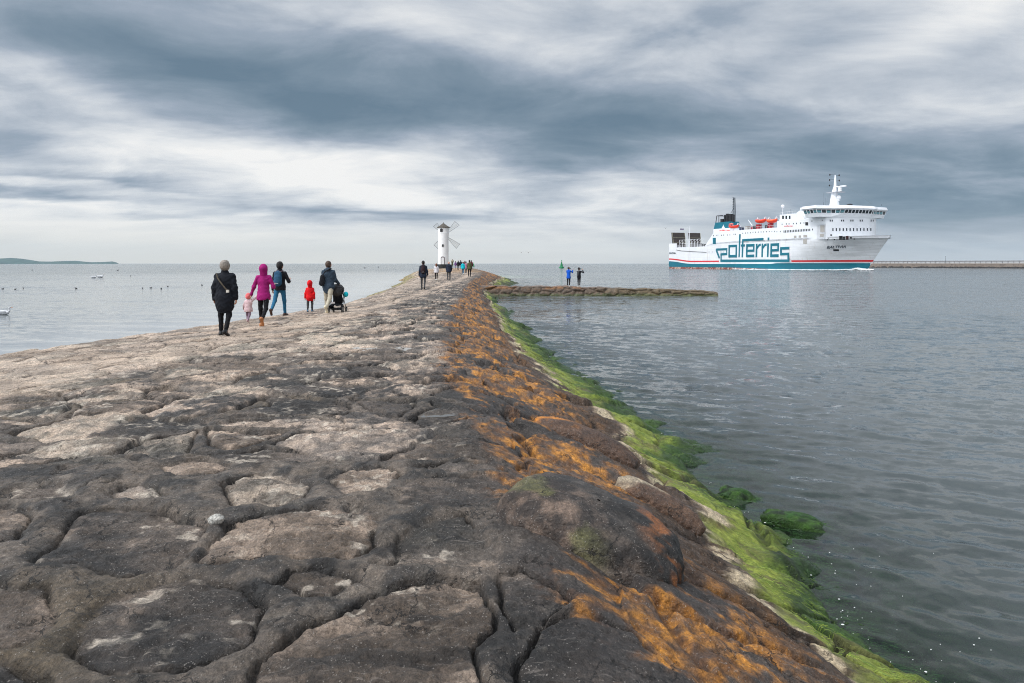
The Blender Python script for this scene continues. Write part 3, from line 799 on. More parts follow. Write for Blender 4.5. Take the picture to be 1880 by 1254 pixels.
for (px, py, r) in [(1352, 914, (.23, .13, .15)), (1455, 962, (.33, .17, .16))]:
    rx, rd = pix_ground(px, py, 0.0)
    for i in range(420):
        a = rw2.rand() * 2 * PI; q_ = rw2.rand() ** .5 * .95
        p = np.array([rx + r[0] * q_ * math.cos(a), rd + r[1] * q_ * math.sin(a)])
        th = -.45 + rw2.normal() * .35; ln_ = .05 + .10 * rw2.rand(); P_ = []
        for j in range(5):
            u_ = ((p[0] - rx) / r[0]) ** 2 + ((p[1] - rd) / r[1]) ** 2
            z_ = -.045 + r[2] * 1.0 * math.sqrt(max(1 - u_, 0)) if u_ < 1 else -.045
            P_.append((p[0], p[1], max(z_ + .012, .004 + .006 * rw2.rand())))
            th += rw2.normal() * .2; p = p + np.array([math.cos(th), math.sin(th)]) * ln_ / 4
        wv_ = .0035
        vs_ = []
        for j, q2 in enumerate(P_): vs_ += [(q2[0], q2[1] - wv_ * (1 - j * .2), q2[2]), (q2[0], q2[1] + wv_ * (1 - j * .2), q2[2] + .002)]
        sw.add(vs_, [(2 * j, 2 * j + 2, 2 * j + 3, 2 * j + 1) for j in range(4)])
tag(sw.build("trailing_weed", mat("trailing_weed", srgb(34, 66, 18), .5, .6, 14), None, True, None, fix=False), kind="stuff")
wx_, wd_ = pix_ground(397, 966, 1.33)
rock_obj("pebble", (wx_, wd_, ground_z(wx_, wd_) + .015), (.044, .032, .028), Euler((.1, .1, .3)), 21,
         lambda P, N: (np.repeat(L(186, 182, 174), len(P), 0), np.zeros(len(P))), "small pale grey stone wedged between two big flat stones", "stone", bumpy=.2, n=40)
# ------------------------------------------------------------------ water
def water_material():
    m = bpy.data.materials.new("sea_water"); m.use_nodes = True
    T = NT(m.node_tree)
    for nd in list(T.n): T.n.remove(nd)
    o = T.new("ShaderNodeOutputMaterial")
    geo = T.new("ShaderNodeNewGeometry")
    pos = geo.outputs["Position"]
    k = T.new("ShaderNodeAttribute", attribute_name="sea")
    ks = T.new("ShaderNodeSeparateColor"); T.put(ks.inputs[0], k.outputs["Color"])
    clear, chop, foam = ks.outputs  # foam carries the calm lee mask, which only lightens the colour
    def slope(scale, sc, det, rot):
        n = T.noise(T.mapping(pos, rot=(0, 0, rot), sc=sc), scale, det, 0.6, 0.2, color=True)
        return T.vmath("SUBTRACT", n, (0.5, 0.5, 0.5))
    s1 = T.vmath("SCALE", slope(2.6, (.6, 1.0, 1), 5, .35), 1.35)
    s2 = T.vmath("SCALE", slope(.42, (.5, 1.0, 1), 3, .2), 0.50)
    s3 = T.vmath("SCALE", slope(9.0, (.7, 1.0, 1), 2, .5), 0.60)
    s4 = T.vmath("SCALE", slope(.085, (.35, 1.0, 1), 3, .1), 0.45)
    s = T.vmath("ADD", T.vmath("ADD", s1, s2), T.vmath("ADD", s3, s4))
    s = T.vmath("MULTIPLY", s, (1, 1, 0))
    s = T.vmath("SCALE", s, chop)
    nrm = T.vmath("NORMALIZE", T.vmath("ADD", geo.outputs["Normal"], s))
    dif = T.new("ShaderNodeBsdfDiffuse")
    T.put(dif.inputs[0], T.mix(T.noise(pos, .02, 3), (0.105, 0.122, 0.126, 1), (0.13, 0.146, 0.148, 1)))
    T.l.new(T.mix(foam, dif.inputs[0].links[0].from_socket, (.34, .345, .34, 1)), dif.inputs[0])  # bright sky reflection on the calm lee painted into the diffuse colour
    tr = T.new("ShaderNodeBsdfTransparent"); tr.inputs[0].default_value = (0.58, 0.76, 0.60, 1)
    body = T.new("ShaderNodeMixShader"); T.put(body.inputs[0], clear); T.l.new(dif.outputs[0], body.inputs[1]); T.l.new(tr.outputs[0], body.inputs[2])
    gl = T.new("ShaderNodeBsdfGlossy"); gl.inputs["Roughness"].default_value = 0.09; T.put(gl.inputs["Normal"], nrm)
    gl.inputs[0].default_value = (0.97, 0.97, 0.97, 1)
    fr = T.new("ShaderNodeFresnel"); fr.inputs[0].default_value = 1.34; T.put(fr.inputs["Normal"], nrm)
    surf = T.new("ShaderNodeMixShader"); T.put(surf.inputs[0], fr.outputs[0]); T.l.new(body.outputs[0], surf.inputs[1]); T.l.new(gl.outputs[0], surf.inputs[2])
    T.l.new(surf.outputs[0], o.inputs[0])
    return m
M_SEA = water_material()
NA = 760
ang = np.radians(np.linspace(-72, 66, NA))
rr = [1.6]
while rr[-1] < 260: rr.append(rr[-1] * 1.0063)
while rr[-1] < 90000: rr.append(rr[-1] * 1.09)
rr = np.array(rr)
R_, A_ = np.meshgrid(rr, ang, indexing="ij")
WX = R_ * np.sin(A_); WY = R_ * np.cos(A_)
wxf, wyf, rf = WX.ravel(), WY.ravel(), R_.ravel()
bz, bt, bq, bw = base_z(wxf, np.clip(wyf, -6, 181))
inr = (wyf < 180)
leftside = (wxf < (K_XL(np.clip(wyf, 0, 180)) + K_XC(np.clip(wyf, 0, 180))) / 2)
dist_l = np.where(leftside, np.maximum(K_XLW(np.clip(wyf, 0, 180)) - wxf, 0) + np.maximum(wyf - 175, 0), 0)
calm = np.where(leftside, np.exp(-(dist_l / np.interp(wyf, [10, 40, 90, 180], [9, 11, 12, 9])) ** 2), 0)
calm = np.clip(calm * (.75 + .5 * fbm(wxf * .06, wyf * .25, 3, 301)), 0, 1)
# sheltered water behind the groyne is a little smoother
shelt = np.where(~leftside & (wyf < 60), np.exp(-np.maximum(wxf - shore_r(np.clip(wyf, 0, 180)), 0) / 1.6), 0)
amp = np.where(leftside, .35 + .5 * sstep(20, 120, dist_l), 1.0) * (1 - .97 * calm) * (1 - .8 * shelt)
amp = amp * (.65 + .7 * fbm(wxf * .05, wyf * .12, 3, 303))
rs = np.random.RandomState(5)
hz = np.zeros_like(wxf)
cell = rf * .0066
for i in range(34):
    lam = .15 * (7.0 ** (i / 33.0)) * (1 + .15 * rs.rand())
    th = math.radians(-112 + rs.normal() * 30)
    kx, ky = math.cos(th) * 2 * PI / lam, math.sin(th) * 2 * PI / lam
    a = .0060 * lam ** 0.62
    ph = rs.rand() * 2 * PI
    wx2 = (fbm(wxf * .5 / lam, wyf * .5 / lam, 2, 310 + i) - .5) * 5.0 if lam > .5 else (fbm(wxf * .8, wyf * .8, 2, 310 + i) - .5) * 6
    s = np.sin(kx * wxf + ky * wyf + ph + wx2)
    hz += a * (np.exp(1.1 * (s - 1)) * 1.9 - .75) * sstep(2.2, 5.0, lam / cell)
hz *= amp
# long low swell lines in the lee on the left
hz += np.where(leftside, .010 * np.sin(wyf * 2.4 + .25 * wxf + 3 * fbm(wxf * .15, wyf * .2, 2, 333)) * calm * sstep(60, 30, rf), 0)
depth = np.where(inr, -bz, 9.0)
clear = np.where(inr & ~leftside, np.exp(-np.clip(depth - .08, 0, 9) * 1.0), np.exp(-np.clip(depth, 0, 9) * 6)) * .96
chop = np.where(leftside, .20 + .55 * sstep(15, 140, dist_l), .80) * (1 - .96 * calm) * (1 - .55 * shelt) * (.8 + .4 * fbm(wxf * .04, wyf * .1, 3, 340))
chop = chop * np.interp(rf, [0, 10, 40, 400, 3000], [.5, .65, .9, 1.0, 1.0])
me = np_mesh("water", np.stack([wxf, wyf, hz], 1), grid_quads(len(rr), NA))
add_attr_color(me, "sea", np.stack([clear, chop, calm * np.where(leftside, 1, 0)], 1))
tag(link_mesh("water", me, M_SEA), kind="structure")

sb = MB().add([(-60, -8, -1.35), (40, -8, -1.35), (40, 200, -1.35), (-60, 200, -1.35)], [(0, 1, 2, 3)])
tag(sb.build("seabed", mat("seabed_mud", (0.035, 0.05, 0.03), .9, .5, 1.5)), kind="structure")

# puddles lying in the hollows of the stones
def puddle(px, py, rx, ry, lab):
    x, d, z = ground_hit(px, py)
    n = 40; pts = []
    for i in range(n):
        a = 2 * PI * i / n
        k = .75 + .5 * float(fbm(np.array([math.cos(a) * 1.5 + px]), np.array([math.sin(a) * 1.5]), 3, 9)[0])
        pts.append((x + rx * k * math.cos(a), d + ry * k * math.sin(a)))
    zm = float(np.percentile([ground_z(p[0], p[1]) for p in pts], 35)) + .004
    b = MB(); b.prism(pts, lambda u, v: (u, v, zm - .06), lambda u, v: (u, v, zm))
    o = b.build("puddle", M_PUD)
    tag(o, lab, "puddle", "rain puddles on the pier")
mp = bpy.data.materials.new("puddle_water"); mp.use_nodes = True
Tp = NT(mp.node_tree); bsp = mp.node_tree.nodes["Principled BSDF"]
Tp.put(bsp.inputs["Base Color"], Tp.mix(Tp.noise(Tp.new("ShaderNodeTexCoord").outputs["Object"], 6, 4), (.10, .09, .08, 1), (.2, .18, .16, 1)))
bsp.inputs["Roughness"].default_value = .03; bsp.inputs["IOR"].default_value = 1.34; bsp.inputs["Specular IOR Level"].default_value = .9
M_PUD = mp
puddle(700, 640, .55, .42, "long thin bright puddle on the pier behind the walkers, the farther of two")
puddle(800, 755, .26, .22, "pale puddle in a hollow stone left of the orange lichen, the nearer of two")

# flecks of foam drifting in the shallows and lapping at the weed
fo = MB(); rf_ = np.random.RandomState(29)
for i in range(150):
    if i < 45:
        d_ = 4.3 + rf_.rand() ** 1.6 * 2.6; x_ = float(shore_r(np.array([d_]))[0]) + .12 + abs(rf_.normal()) * .6
    else:
        d_ = 4 + rf_.rand() ** 1.5 * 22; x_ = float(shore_r(np.array([d_]))[0]) + .03 + abs(rf_.normal()) * .10
    s_ = (.002 + .006 * rf_.rand() ** 4) * (1 + d_ * .03)
    fo.ell((x_, d_, .012 + rf_.rand() * .01), (s_ * (1 + rf_.rand()), s_, .004), 7, 4)
tag(fo.build("foam", mat("foam_white", (.74, .76, .74), .6, .1, 9), None, True, None, fix=False), kind="stuff")
# ------------------------------------------------------------------ people: smooth bodies and clothes from blended rounded cones
def sdf_prim(P, pr):
    if pr[0] == "c":
        _, a, b, ra, rb, ys = pr
        a = np.array(a, float); b = np.array(b, float)
        q = P.copy(); a2, b2 = a.copy(), b.copy()
        if ys != 1.0:
            q[..., 1] /= ys; a2[1] /= ys; b2[1] /= ys
        ab = b2 - a2
        t = np.clip(((q - a2) @ ab) / (ab @ ab + 1e-12), 0, 1)
        return np.linalg.norm(q - a2 - t[..., None] * ab, axis=-1) - (ra + (rb - ra) * t)
    _, c, r = pr[:3]
    q = (P - np.array(c)) / np.array(r)
    k = np.linalg.norm(q, axis=-1)
    return (k - 1) * min(r)

def prim_box(pr, pad):
    if pr[0] == "c":
        a, b = np.array(pr[1]), np.array(pr[2]); r = max(pr[3], pr[4])
        return np.minimum(a, b) - r - pad, np.maximum(a, b) + r + pad
    c, r = np.array(pr[1]), np.array(pr[2])
    return c - r - pad, c + r + pad

def sdf_mesh(prims, h, k=.03, minus=(), rough=0.0, seed=0, clip=None):
    lo = np.min([prim_box(p, .05)[0] for p in prims], 0); hi = np.max([prim_box(p, .05)[1] for p in prims], 0)
    n = np.ceil((hi - lo) / h).astype(int) + 1
    G = np.full(tuple(n), .35)
    ax = [lo[i] + h * np.arange(n[i]) for i in range(3)]
    def block(pr, pad):
        l, u = prim_box(pr, pad)
        i0 = np.maximum(((l - lo) / h).astype(int), 0); i1 = np.minimum(np.ceil((u - lo) / h).astype(int) + 1, n)
        sl = tuple(slice(i0[i], i1[i]) for i in range(3))
        P = np.stack(np.meshgrid(*[ax[i][sl[i]] for i in range(3)], indexing="ij"), -1)
        return sl, P
    for ip, pr in enumerate(prims):
        if clip and ip == clip[0]:
            G = np.maximum(G, (clip[1] - ax[2])[None, None, :])      # cut the hem level
        sl, P = block(pr, .10)
        d = sdf_prim(P, pr); g = G[sl]
        hh = np.clip(.5 + .5 * (g - d) / k, 0, 1)
        G[sl] = g * (1 - hh) + d * hh - k * hh * (1 - hh)
    for pr in minus:
        sl, P = block(pr, .06)
        if 0 in P.shape: continue
        G[sl] = np.maximum(G[sl], -sdf_prim(P, pr))
    if rough:
        P = np.stack(np.meshgrid(*ax, indexing="ij"), -1)
        s = seed * 1.7
        f = (np.sin(P[..., 2] * 34 + 3 * np.sin(P[..., 0] * 15 + s) + s) * .5 + np.sin(P[..., 0] * 26 + P[..., 2] * 17 + 2 * np.sin(P[..., 1] * 21 + s)) * .5
             + .6 * np.sin(P[..., 2] * 61 + P[..., 1] * 40 + 2.5 * np.sin(P[..., 0] * 33 + s)))
        G = G + rough * f
    return surf_nets(G, lo, h)

def surf_nets(G, lo, h):
    S = G < 0
    nx, ny, nz = G.shape
    cs = np.zeros((nx - 1, ny - 1, nz - 1, 3)); cn = np.zeros((nx - 1, ny - 1, nz - 1))
    off = [(0, 0, 0), (1, 0, 0), (0, 1, 0), (1, 1, 0), (0, 0, 1), (1, 0, 1), (0, 1, 1), (1, 1, 1)]
    def cor(A, o): return A[o[0]:nx - 1 + o[0], o[1]:ny - 1 + o[1], o[2]:nz - 1 + o[2]]
    for i in range(8):
        for ax_ in range(3):
            if off[i][ax_] == 1: continue
            o2 = list(off[i]); o2[ax_] = 1
            a, b = cor(G, off[i]), cor(G, o2)
            m = cor(S, off[i]) != cor(S, o2)
            tt = np.where(m, a / (a - b + 1e-12), 0)
            for c in range(3):
                cs[..., c] += m * (off[i][c] + (tt if c == ax_ else 0))
            cn += m
    act = cn > 0
    ids = -np.ones(act.shape, int); ids[act] = np.arange(act.sum())
    ijk = np.argwhere(act)
    V = lo + h * (ijk + cs[act] / cn[act][:, None])
    Q = []
    for ax_ in range(3):
        o2 = [0, 0, 0]; o2[ax_] = 1
        A = S[tuple(slice(0, s - o) for s, o in zip(S.shape, o2))]; B = S[tuple(slice(o, s) for s, o in zip(S.shape, o2))]
        e = np.argwhere(A != B)
        u, v = [(1, 2), (2, 0), (0, 1)][ax_]
        e = e[(e[:, u] > 0) & (e[:, v] > 0) & (e[:, u] < S.shape[u] - 1) & (e[:, v] < S.shape[v] - 1)]
        if len(e) == 0: continue
        flip = S[e[:, 0], e[:, 1], e[:, 2]]
        def cell(du, dv):
            q = e.copy(); q[:, u] += du; q[:, v] += dv
            return ids[q[:, 0], q[:, 1], q[:, 2]]
        q = np.stack([cell(-1, -1), cell(0, -1), cell(0, 0), cell(-1, 0)], 1)
        q[~flip] = q[~flip][:, ::-1]
        Q.append(q)
    return V, np.concatenate(Q)

def part_sdf(name, prims, h, m, parent, k=.03, minus=(), rough=0.0, seed=0, extra=None):
    V, Q = sdf_mesh(prims, h, k, minus, rough, seed)
    if extra is not None:
        v2 = np.array(extra.v); q2 = np.array([list(f) if len(f) == 4 else [f[0], f[1], f[2], f[2]] for f in extra.f if len(f) <= 4])
        q2 = q2[[len(set(r)) == 4 for r in q2]]
        Q = np.concatenate([Q, q2 + len(V)]); V = np.concatenate([V, v2])
    me = np_mesh(name, V, Q)
    return link_mesh(name, me, m, parent)

def cloth(name, rgb, **kw):
    return mat(name, srgb(*rgb), rough=kw.get("rough", .85), var=.22, scale=kw.get("scale", 9), bump=.35, bscale=45, spec=.25)
M_SKIN = mat("skin", srgb(196, 150, 128), .55, .12, 12)

def hand_mb(mb, wrist, dirv, side, s, thumb_fwd=(0, 1, 0), curl=.5):
    """palm, four fingers of unequal length and a thumb"""
    d = Vector(dirv).normalized(); fw = Vector(thumb_fwd); fw = (fw - d * fw.dot(d)).normalized()
    nrm = d.cross(fw).normalized() * (1 if side > 0 else -1)        # back of the hand
    W = Vector(wrist)
    pl = .085 * s
    R = Matrix((fw, nrm, d)).transposed()
    mb.ell(W + d * pl * .55, (.042 * s, .017 * s, .055 * s), 10, 8, R)
    for i, (o, ln) in enumerate(((.030, .070), (.010, .080), (-.011, .073), (-.031, .056))):
        p0 = W + d * pl * .88 + fw * o * s
        pts = [p0]; a = 0.15
        for j, f in enumerate((.45, .32, .23)):
            a += curl * (.5 + .12 * i)
            dd = d * math.cos(a) - nrm * math.sin(a)
            pts.append(pts[-1] + dd * ln * f * s)
        mb.tube(pts, [.0092 * s, .0088 * s, .008 * s, .0062 * s], 6)
    p0 = W + d * pl * .28 + fw * .030 * s
    pts = [p0, p0 + (d * .5 + fw * .75 - nrm * .2) * .035 * s, p0 + (d * 1.25 + fw * .95 - nrm * .5) * .040 * s, p0 + (d * 2.0 + fw * .95 - nrm * .9) * .038 * s]
    mb.tube(pts, [.012 * s, .011 * s, .0095 * s, .007 * s], 6)

def person(label, at, H, yaw=0.0, legs=((12, 8), (-14, 22)), arms=((6, 10, 15), (-6, 10, 15)), top=None, bottom=None, shoe=None,
           hair=None, h=.014, child=1.0, group=None, hands=True, head_turn=0.0, lean=0.0, bulk=1.0, feet=(None, None), cuff=True, sock=None):
    root = thing("person", label, "person", at, yaw, group)
    k = H / 1.75; b = bulk * k
    hipz = .52 * H if child == 1 else .47 * H
    th = .245 * H if child == 1 else .215 * H
    sh = hipz - th - .042 * H
    J = {}
    for s, nm, (ta, kb) in ((-1, "L", legs[0]), (1, "R", legs[1])):
        hp = np.array([s * .085 * b, 0, hipz])
        a1 = math.radians(ta); kn = hp + th * np.array([s * .04, math.sin(a1), -math.cos(a1)])
        a2 = math.radians(ta - kb); an = kn + sh * np.array([-s * .02, math.sin(a2), -math.cos(a2)])
        J[nm] = [hp, kn, an, a2]
    footdirs = {}
    low = 9
    for i, nm in enumerate("LR"):
        a2 = J[nm][3]
        fp = feet[i] if feet[i] is not None else (math.degrees(min(a2, 0)) * 1.0)          # pitch of the foot: down when trailing
        fd = np.array([.12 if nm == "R" else -.12, math.cos(math.radians(fp)), math.sin(math.radians(fp))]); fd /= np.linalg.norm(fd)
        footdirs[nm] = fd
        an = J[nm][2]
        up = np.array([0, -fd[2], fd[1]])
        heel = an - fd * .035 * H * .9 - up * .028 * H; toe = an + fd * .085 * H - up * .030 * H
        J[nm] += [heel, toe, up]
        low = min(low, heel[2] - .022 * H, toe[2] - .016 * H)
    sft = np.array([0, 0, -low])
    for nm in "LR":
        for i in (0, 1, 2, 4, 5): J[nm][i] = J[nm][i] + sft
    z0 = hipz - low
    ln = math.radians(lean)
    def up(z, x=0.0, y=0.0):
        return np.array([x, y + (z - z0) * math.sin(ln), z0 + (z - z0) * math.cos(ln)])
    top_z = H - low - (hipz + th * 0) * 0
    sz = z0 + (.82 - .52) * H if child == 1 else z0 + (.76 - .47) * H
    hs = child
    hz = H + (z0 - hipz) - .068 * H * hs
    chest, waist, pelv = up(sz - .09 * H), up(z0 + .10 * H), up(z0 + .01 * H)
    neck, head = up(sz + .03 * H), up(hz)
    sw = .098 * H * (1 if child == 1 else .92) * (.5 + .5 * bulk)
    A = {}
    for s, nm, (p, o, e) in ((-1, "L", arms[0][:3]), (1, "R", arms[1][:3])):
        spec = arms[0] if nm == "L" else arms[1]
        S = up(sz - .030 * H, s * sw * .94)
        pr, orr, er = math.radians(p), math.radians(o), math.radians(p + e)
        E = S + .165 * H * np.array([s * math.sin(orr), math.sin(pr) * math.cos(orr), -math.cos(pr) * math.cos(orr)])
        o2 = math.radians(spec[3]) if len(spec) > 3 else orr * .4
        W = E + .145 * H * np.array([s * math.sin(o2), math.sin(er) * math.cos(o2), -math.cos(er) * math.cos(o2)])
        A[nm] = (S, E, W)
    # body: one continuous skin
    hr = .062 * H * hs
    pr = [("e", head, (.052 * H * hs, .064 * H * hs, .068 * H * hs)), ("e", head + np.array([0, .018 * H, -.032 * H]) * hs, (.040 * H * hs, .042 * H * hs, .040 * H * hs)),
          ("c", neck - [0, 0, .02 * H], head - [0, .006 * H, .03 * H * hs], .034 * H, .032 * H, 1),
          ("c", chest, neck - [0, 0, .03 * H], .080 * b * 1.5, .05 * b, .7), ("c", waist, chest, .12 * b, .13 * b, .66), ("c", pelv, waist, .13 * b, .115 * b, .7),
          ("e", head + np.array([0, .064 * H, -.010 * H]) * hs, (.008 * H, .012 * H, .013 * H)),
          ("e", head + np.array([.052 * H, 0, -.006 * H]) * hs, (.007 * H, .014 * H, .018 * H)), ("e", head + np.array([-.052 * H, 0, -.006 * H]) * hs, (.007 * H, .014 * H, .018 * H))]
    for nm in "LR":
        S, E, W = A[nm]
        pr += [("c", S, E, .030 * b * 1.4, .034 * b, 1), ("c", E, W, .034 * b, .024 * k, 1), ("c", up(sz - .02 * H), S, .06 * b, .045 * b, .8)]
        hp, kn, an = J[nm][:3]
        pr += [("c", hp, kn, .068 * b, .046 * b, 1), ("c", kn, an, .044 * b, .030 * k, 1), ("c", an, an + footdirs[nm] * .04 * H, .03 * k, .024 * k, 1)]
    hm = MB()
    if hands:
        for s, nm in ((-1, "L"), (1, "R")):
            S, E, W = A[nm]
            hand_mb(hm, W, W - E, s, k * (1 if child == 1 else 1.05), (0, 1, .25))
    part_sdf("body", pr, h * .85, M_SKIN, root, k=.022 * k + .004, extra=hm)
    # trousers
    bt = bottom
    bw = bt.get("w", 1.0)
    pr = [("c", pelv + [0, 0, .04 * H], pelv - [0, 0, .015 * H], .138 * b, .140 * b, .72)]
    for nm in "LR":
        hp, kn, an = J[nm][:3]
        cut = bt.get("len", .93)
        a2 = kn + (an - kn) * cut
        pr += [("c", hp + [0, 0, .02 * H], kn, .088 * b * bw, .060 * b * bw, 1), ("c", kn, a2, .058 * b * bw, .047 * b * bw * bt.get("hem", 1.0), 1)]
    part_sdf("trousers", pr, h, bt["m"], root, k=.03 * k, rough=.0035, seed=int(H * 100))
    # top
    tp = top; tb = tp.get("bulk", 1.0) * b
    hem = z0 + tp.get("hem", -.02) * H
    pr = [("c", chest - [0, 0, .01 * H], neck - [0, 0, .03 * H], .158 * tb, .066 * tb, .68), ("c", waist, chest, .150 * tb, .168 * tb, .70)]
    if tp.get("hem", 0) < -.1:
        mid = up(z0 - .02 * H)
        pr += [("c", mid, waist, .172 * tb, .152 * tb, .74), ("c", up(hem + .10 * H), mid, .160 * tb, .178 * tb, .80), ("c", up(hem + .02 * H, 0, .01), up(hem + .10 * H), .118 * tb, .158 * tb, .85)]
    else:
        pr += [("c", up(hem + .05 * H), waist, .178 * tb * tp.get("flare", 1.0), .150 * tb, .86), ("c", up(hem + .02 * H), up(hem + .05 * H), .178 * tb * tp.get("flare", 1.0), .178 * tb, .90)]
    nclip = len(pr)
    for nm in "LR":
        S, E, W = A[nm]
        W2 = E + (W - E) * .97
        pr += [("c", S, E, .060 * tb, .054 * tb, 1), ("c", E, W2, .053 * tb, .042 * tb, 1), ("c", up(sz - .03 * H), S, .078 * tb, .060 * tb, .85)]
    if tp.get("collar", True):
        pr.append(("c", neck - [0, 0, .035 * H], neck + [0, -.004 * H, .006 * H], .058 * H * .9, .046 * H, 1))
    if tp.get("downhood"):
        pr.append(("e", neck + [0, -.045 * H, -.02 * H], (.075 * H, .035 * H, .035 * H)))
    mn = [("c", up(hem - .05 * H), up(hem - .005 * H), .24 * tb, .24 * tb, 1)] if False else []
    V, Q = sdf_mesh(pr, h, .035 * k, mn, tp.get("rough", .005), int(H * 57), (nclip, hem - .01 * H))
    me = np_mesh("jacket", V, Q); link_mesh("coat" if tp.get("hem", 0) < -.1 else "jacket", me, tp["m"], root)
    if tp.get("hood"):
        pr = [("e", head + np.array([0, -.012 * H, .004 * H]) * hs, (.066 * H * hs, .078 * H * hs, .080 * H * hs)), ("c", neck, head - [0, .02 * H, 0], .060 * H * hs ** .5, .058 * H * hs, 1)]
        part_sdf("hood", pr, h, tp.get("hm", tp["m"]), root, .03 * k, [("e", head + np.array([0, .07 * H, -.012 * H]) * hs, (.050 * H * hs, .06 * H * hs, .062 * H * hs))], .002, 3)
    elif hair:
        hk = hair.get("k", 1.0)
        pr = [("e", head + np.array([0, -.008 * H, .008 * H]) * hs, (.057 * H * hs * hk, .068 * H * hs * hk, .070 * H * hs * hk))]
        if hair.get("long"):
            pr.append(("c", head - np.array([0, .03 * H, .01 * H]), head - np.array([0, .045 * H, .11 * H]), .055 * H, .035 * H, .8))
        if hair.get("bun"):
            pr.append(("e", head + np.array([0, -.05 * H, .05 * H]), (.022 * H, .022 * H, .022 * H)))
        part_sdf(hair.get("name", "hair"), pr, h * .9, hair["m"], root, .02, [("e", head + np.array([0, .062 * H, -.022 * H]) * hs, (.046 * H * hs, .06 * H * hs, .060 * H * hs))], .003, 5)
    for nm in "LR":
        an, heel, toe = J[nm][2], J[nm][4], J[nm][5]
        q = [("c", heel, toe, .024 * H, .021 * H, 1), ("c", heel + [0, 0, .006], an, .026 * H, .027 * H, 1)]
        part_sdf("shoe", q, h * .8, shoe, root, .02 * k)
    return root, dict(head=head, neck=neck, A=A, J=J, chest=chest, waist=waist, pelv=pelv, z0=z0, sz=sz)

def place(px, py, dz=0.0):
    x, d, z = ground_hit(px, py)
    return (x, d, ground_z(x, d) + dz)

C = dict(
    black=cloth("black_cloth", (24, 25, 30)), navy=cloth("navy_cloth", (30, 38, 54)), slate=cloth("slate_cloth", (52, 66, 80)), magenta=cloth("magenta_cloth", (150, 26, 104)),
    legg=cloth("black_leggings", (18, 18, 22)), pink=cloth("pale_pink_cloth", (196, 168, 170)), mauve=cloth("mauve_cloth", (128, 108, 122)), denim=cloth("denim", (40, 96, 128)),
    red=cloth("red_cloth", (214, 22, 30)), khaki=cloth("khaki_cloth", (172, 164, 146)), white=cloth("white_cloth", (206, 202, 204)), grey=cloth("grey_cloth", (66, 66, 68)),
    turq=cloth("turquoise_cloth", (20, 176, 190)), olive=cloth("olive_cloth", (78, 80, 54)), rose=cloth("rose_cloth", (172, 122, 140)), purple=cloth("purple_cloth", (104, 70, 122)),
    blue=cloth("royal_blue_cloth", (18, 84, 186)), beige=cloth("beige_cloth", (190, 178, 150)), maroon=cloth("maroon_cloth", (92, 28, 48)), coral=cloth("coral_knit", (222, 110, 112)),
    greyhair=mat("grey_hair", srgb(134, 126, 118), .8, .35, 30, .5, 60), brownhair=mat("brown_hair", srgb(74, 58, 48), .7, .35, 30, .5, 60), darkhair=mat("dark_hair", srgb(28, 24, 24), .7, .3, 30, .5, 60),
    shoeb=mat("black_shoe", srgb(22, 22, 24), .5), shoew=mat("white_shoe", srgb(220, 216, 210), .5), tan=mat("tan_shoe", srgb(170, 112, 70), .6), brownshoe=mat("brown_shoe", srgb(62, 40, 32), .6),
    blueshoe=mat("blue_shoe", srgb(70, 110, 140), .5), cream=mat("cream_shoe", srgb(206, 196, 170), .55))
WALK = "walkers strolling along the pier"

# woman in the long dark coat
p0 = place(413, 617)
r, s = person("woman with grey bobbed hair in a knee-length black quilted coat, walking", p0, 1.70, .02, ((4, 4), (-4, 22)), ((-4, 15, 12, 3), (-6, 15, 14, 3)),
              dict(m=cloth("black_quilt", (21, 24, 32)), hem=-.215, bulk=1.22, rough=.007), dict(m=C["legg"], len=.86), C["shoeb"], dict(m=C["greyhair"], k=1.12), h=.0125, group=WALK, bulk=1.06)
bg = MB()
A0 = Vector(p0)
def strap_pts(s, pts): return [Vector(q) for q in pts]
sz, z0 = s["sz"], s["z0"]
bg.tube([(-.13, -.155, sz + .02), (-.09, -.185, sz - .08), (.0, -.20, sz - .20), (.09, -.19, sz - .32), (.15, -.15, sz - .38)], .016, 6)
bb = bg.build("shoulder_bag", cloth("olive_strap", (92, 84, 72)), None, True, p0)
tag(bb, "olive strap of a crossbody bag slung over the back of the black-coated woman", "bag")
bk = MB(); bk.box(.105, .165, -.195, -.16, sz - .41, sz - .35); bk.build("clasp", mat("pale_clasp", srgb(206, 200, 190), .5), bb)

# woman in magenta leading a toddler
p1 = place(484, 601)
r, s = person("woman in a magenta hooded jacket and black leggings holding a toddler's hand", p1, 1.62, .05, ((8, 3), (-18, 30)), ((4, 24, 8, 20), (4, 22, 95, -18)),
              dict(m=C["magenta"], hem=-.085, hood=True, flare=1.05, bulk=1.0, rough=.006), dict(m=C["legg"], len=.93), C["tan"], None, h=.0125, group=WALK, feet=(None, -62))
p2 = place(456, 593)
person("toddler in a pale pink padded jacket and coral hat holding a woman's hand", p2, .84, -.1, ((14, 6), (-14, 18)), ((10, 30, 30, 25), (120, 20, 20, 20)),
       dict(m=C["pink"], hem=-.10, bulk=1.25), dict(m=C["mauve"], w=1.15), C["pink"], dict(m=C["coral"], k=1.12, name="hat"), h=.011, child=1.45, group=WALK, bulk=1.15)
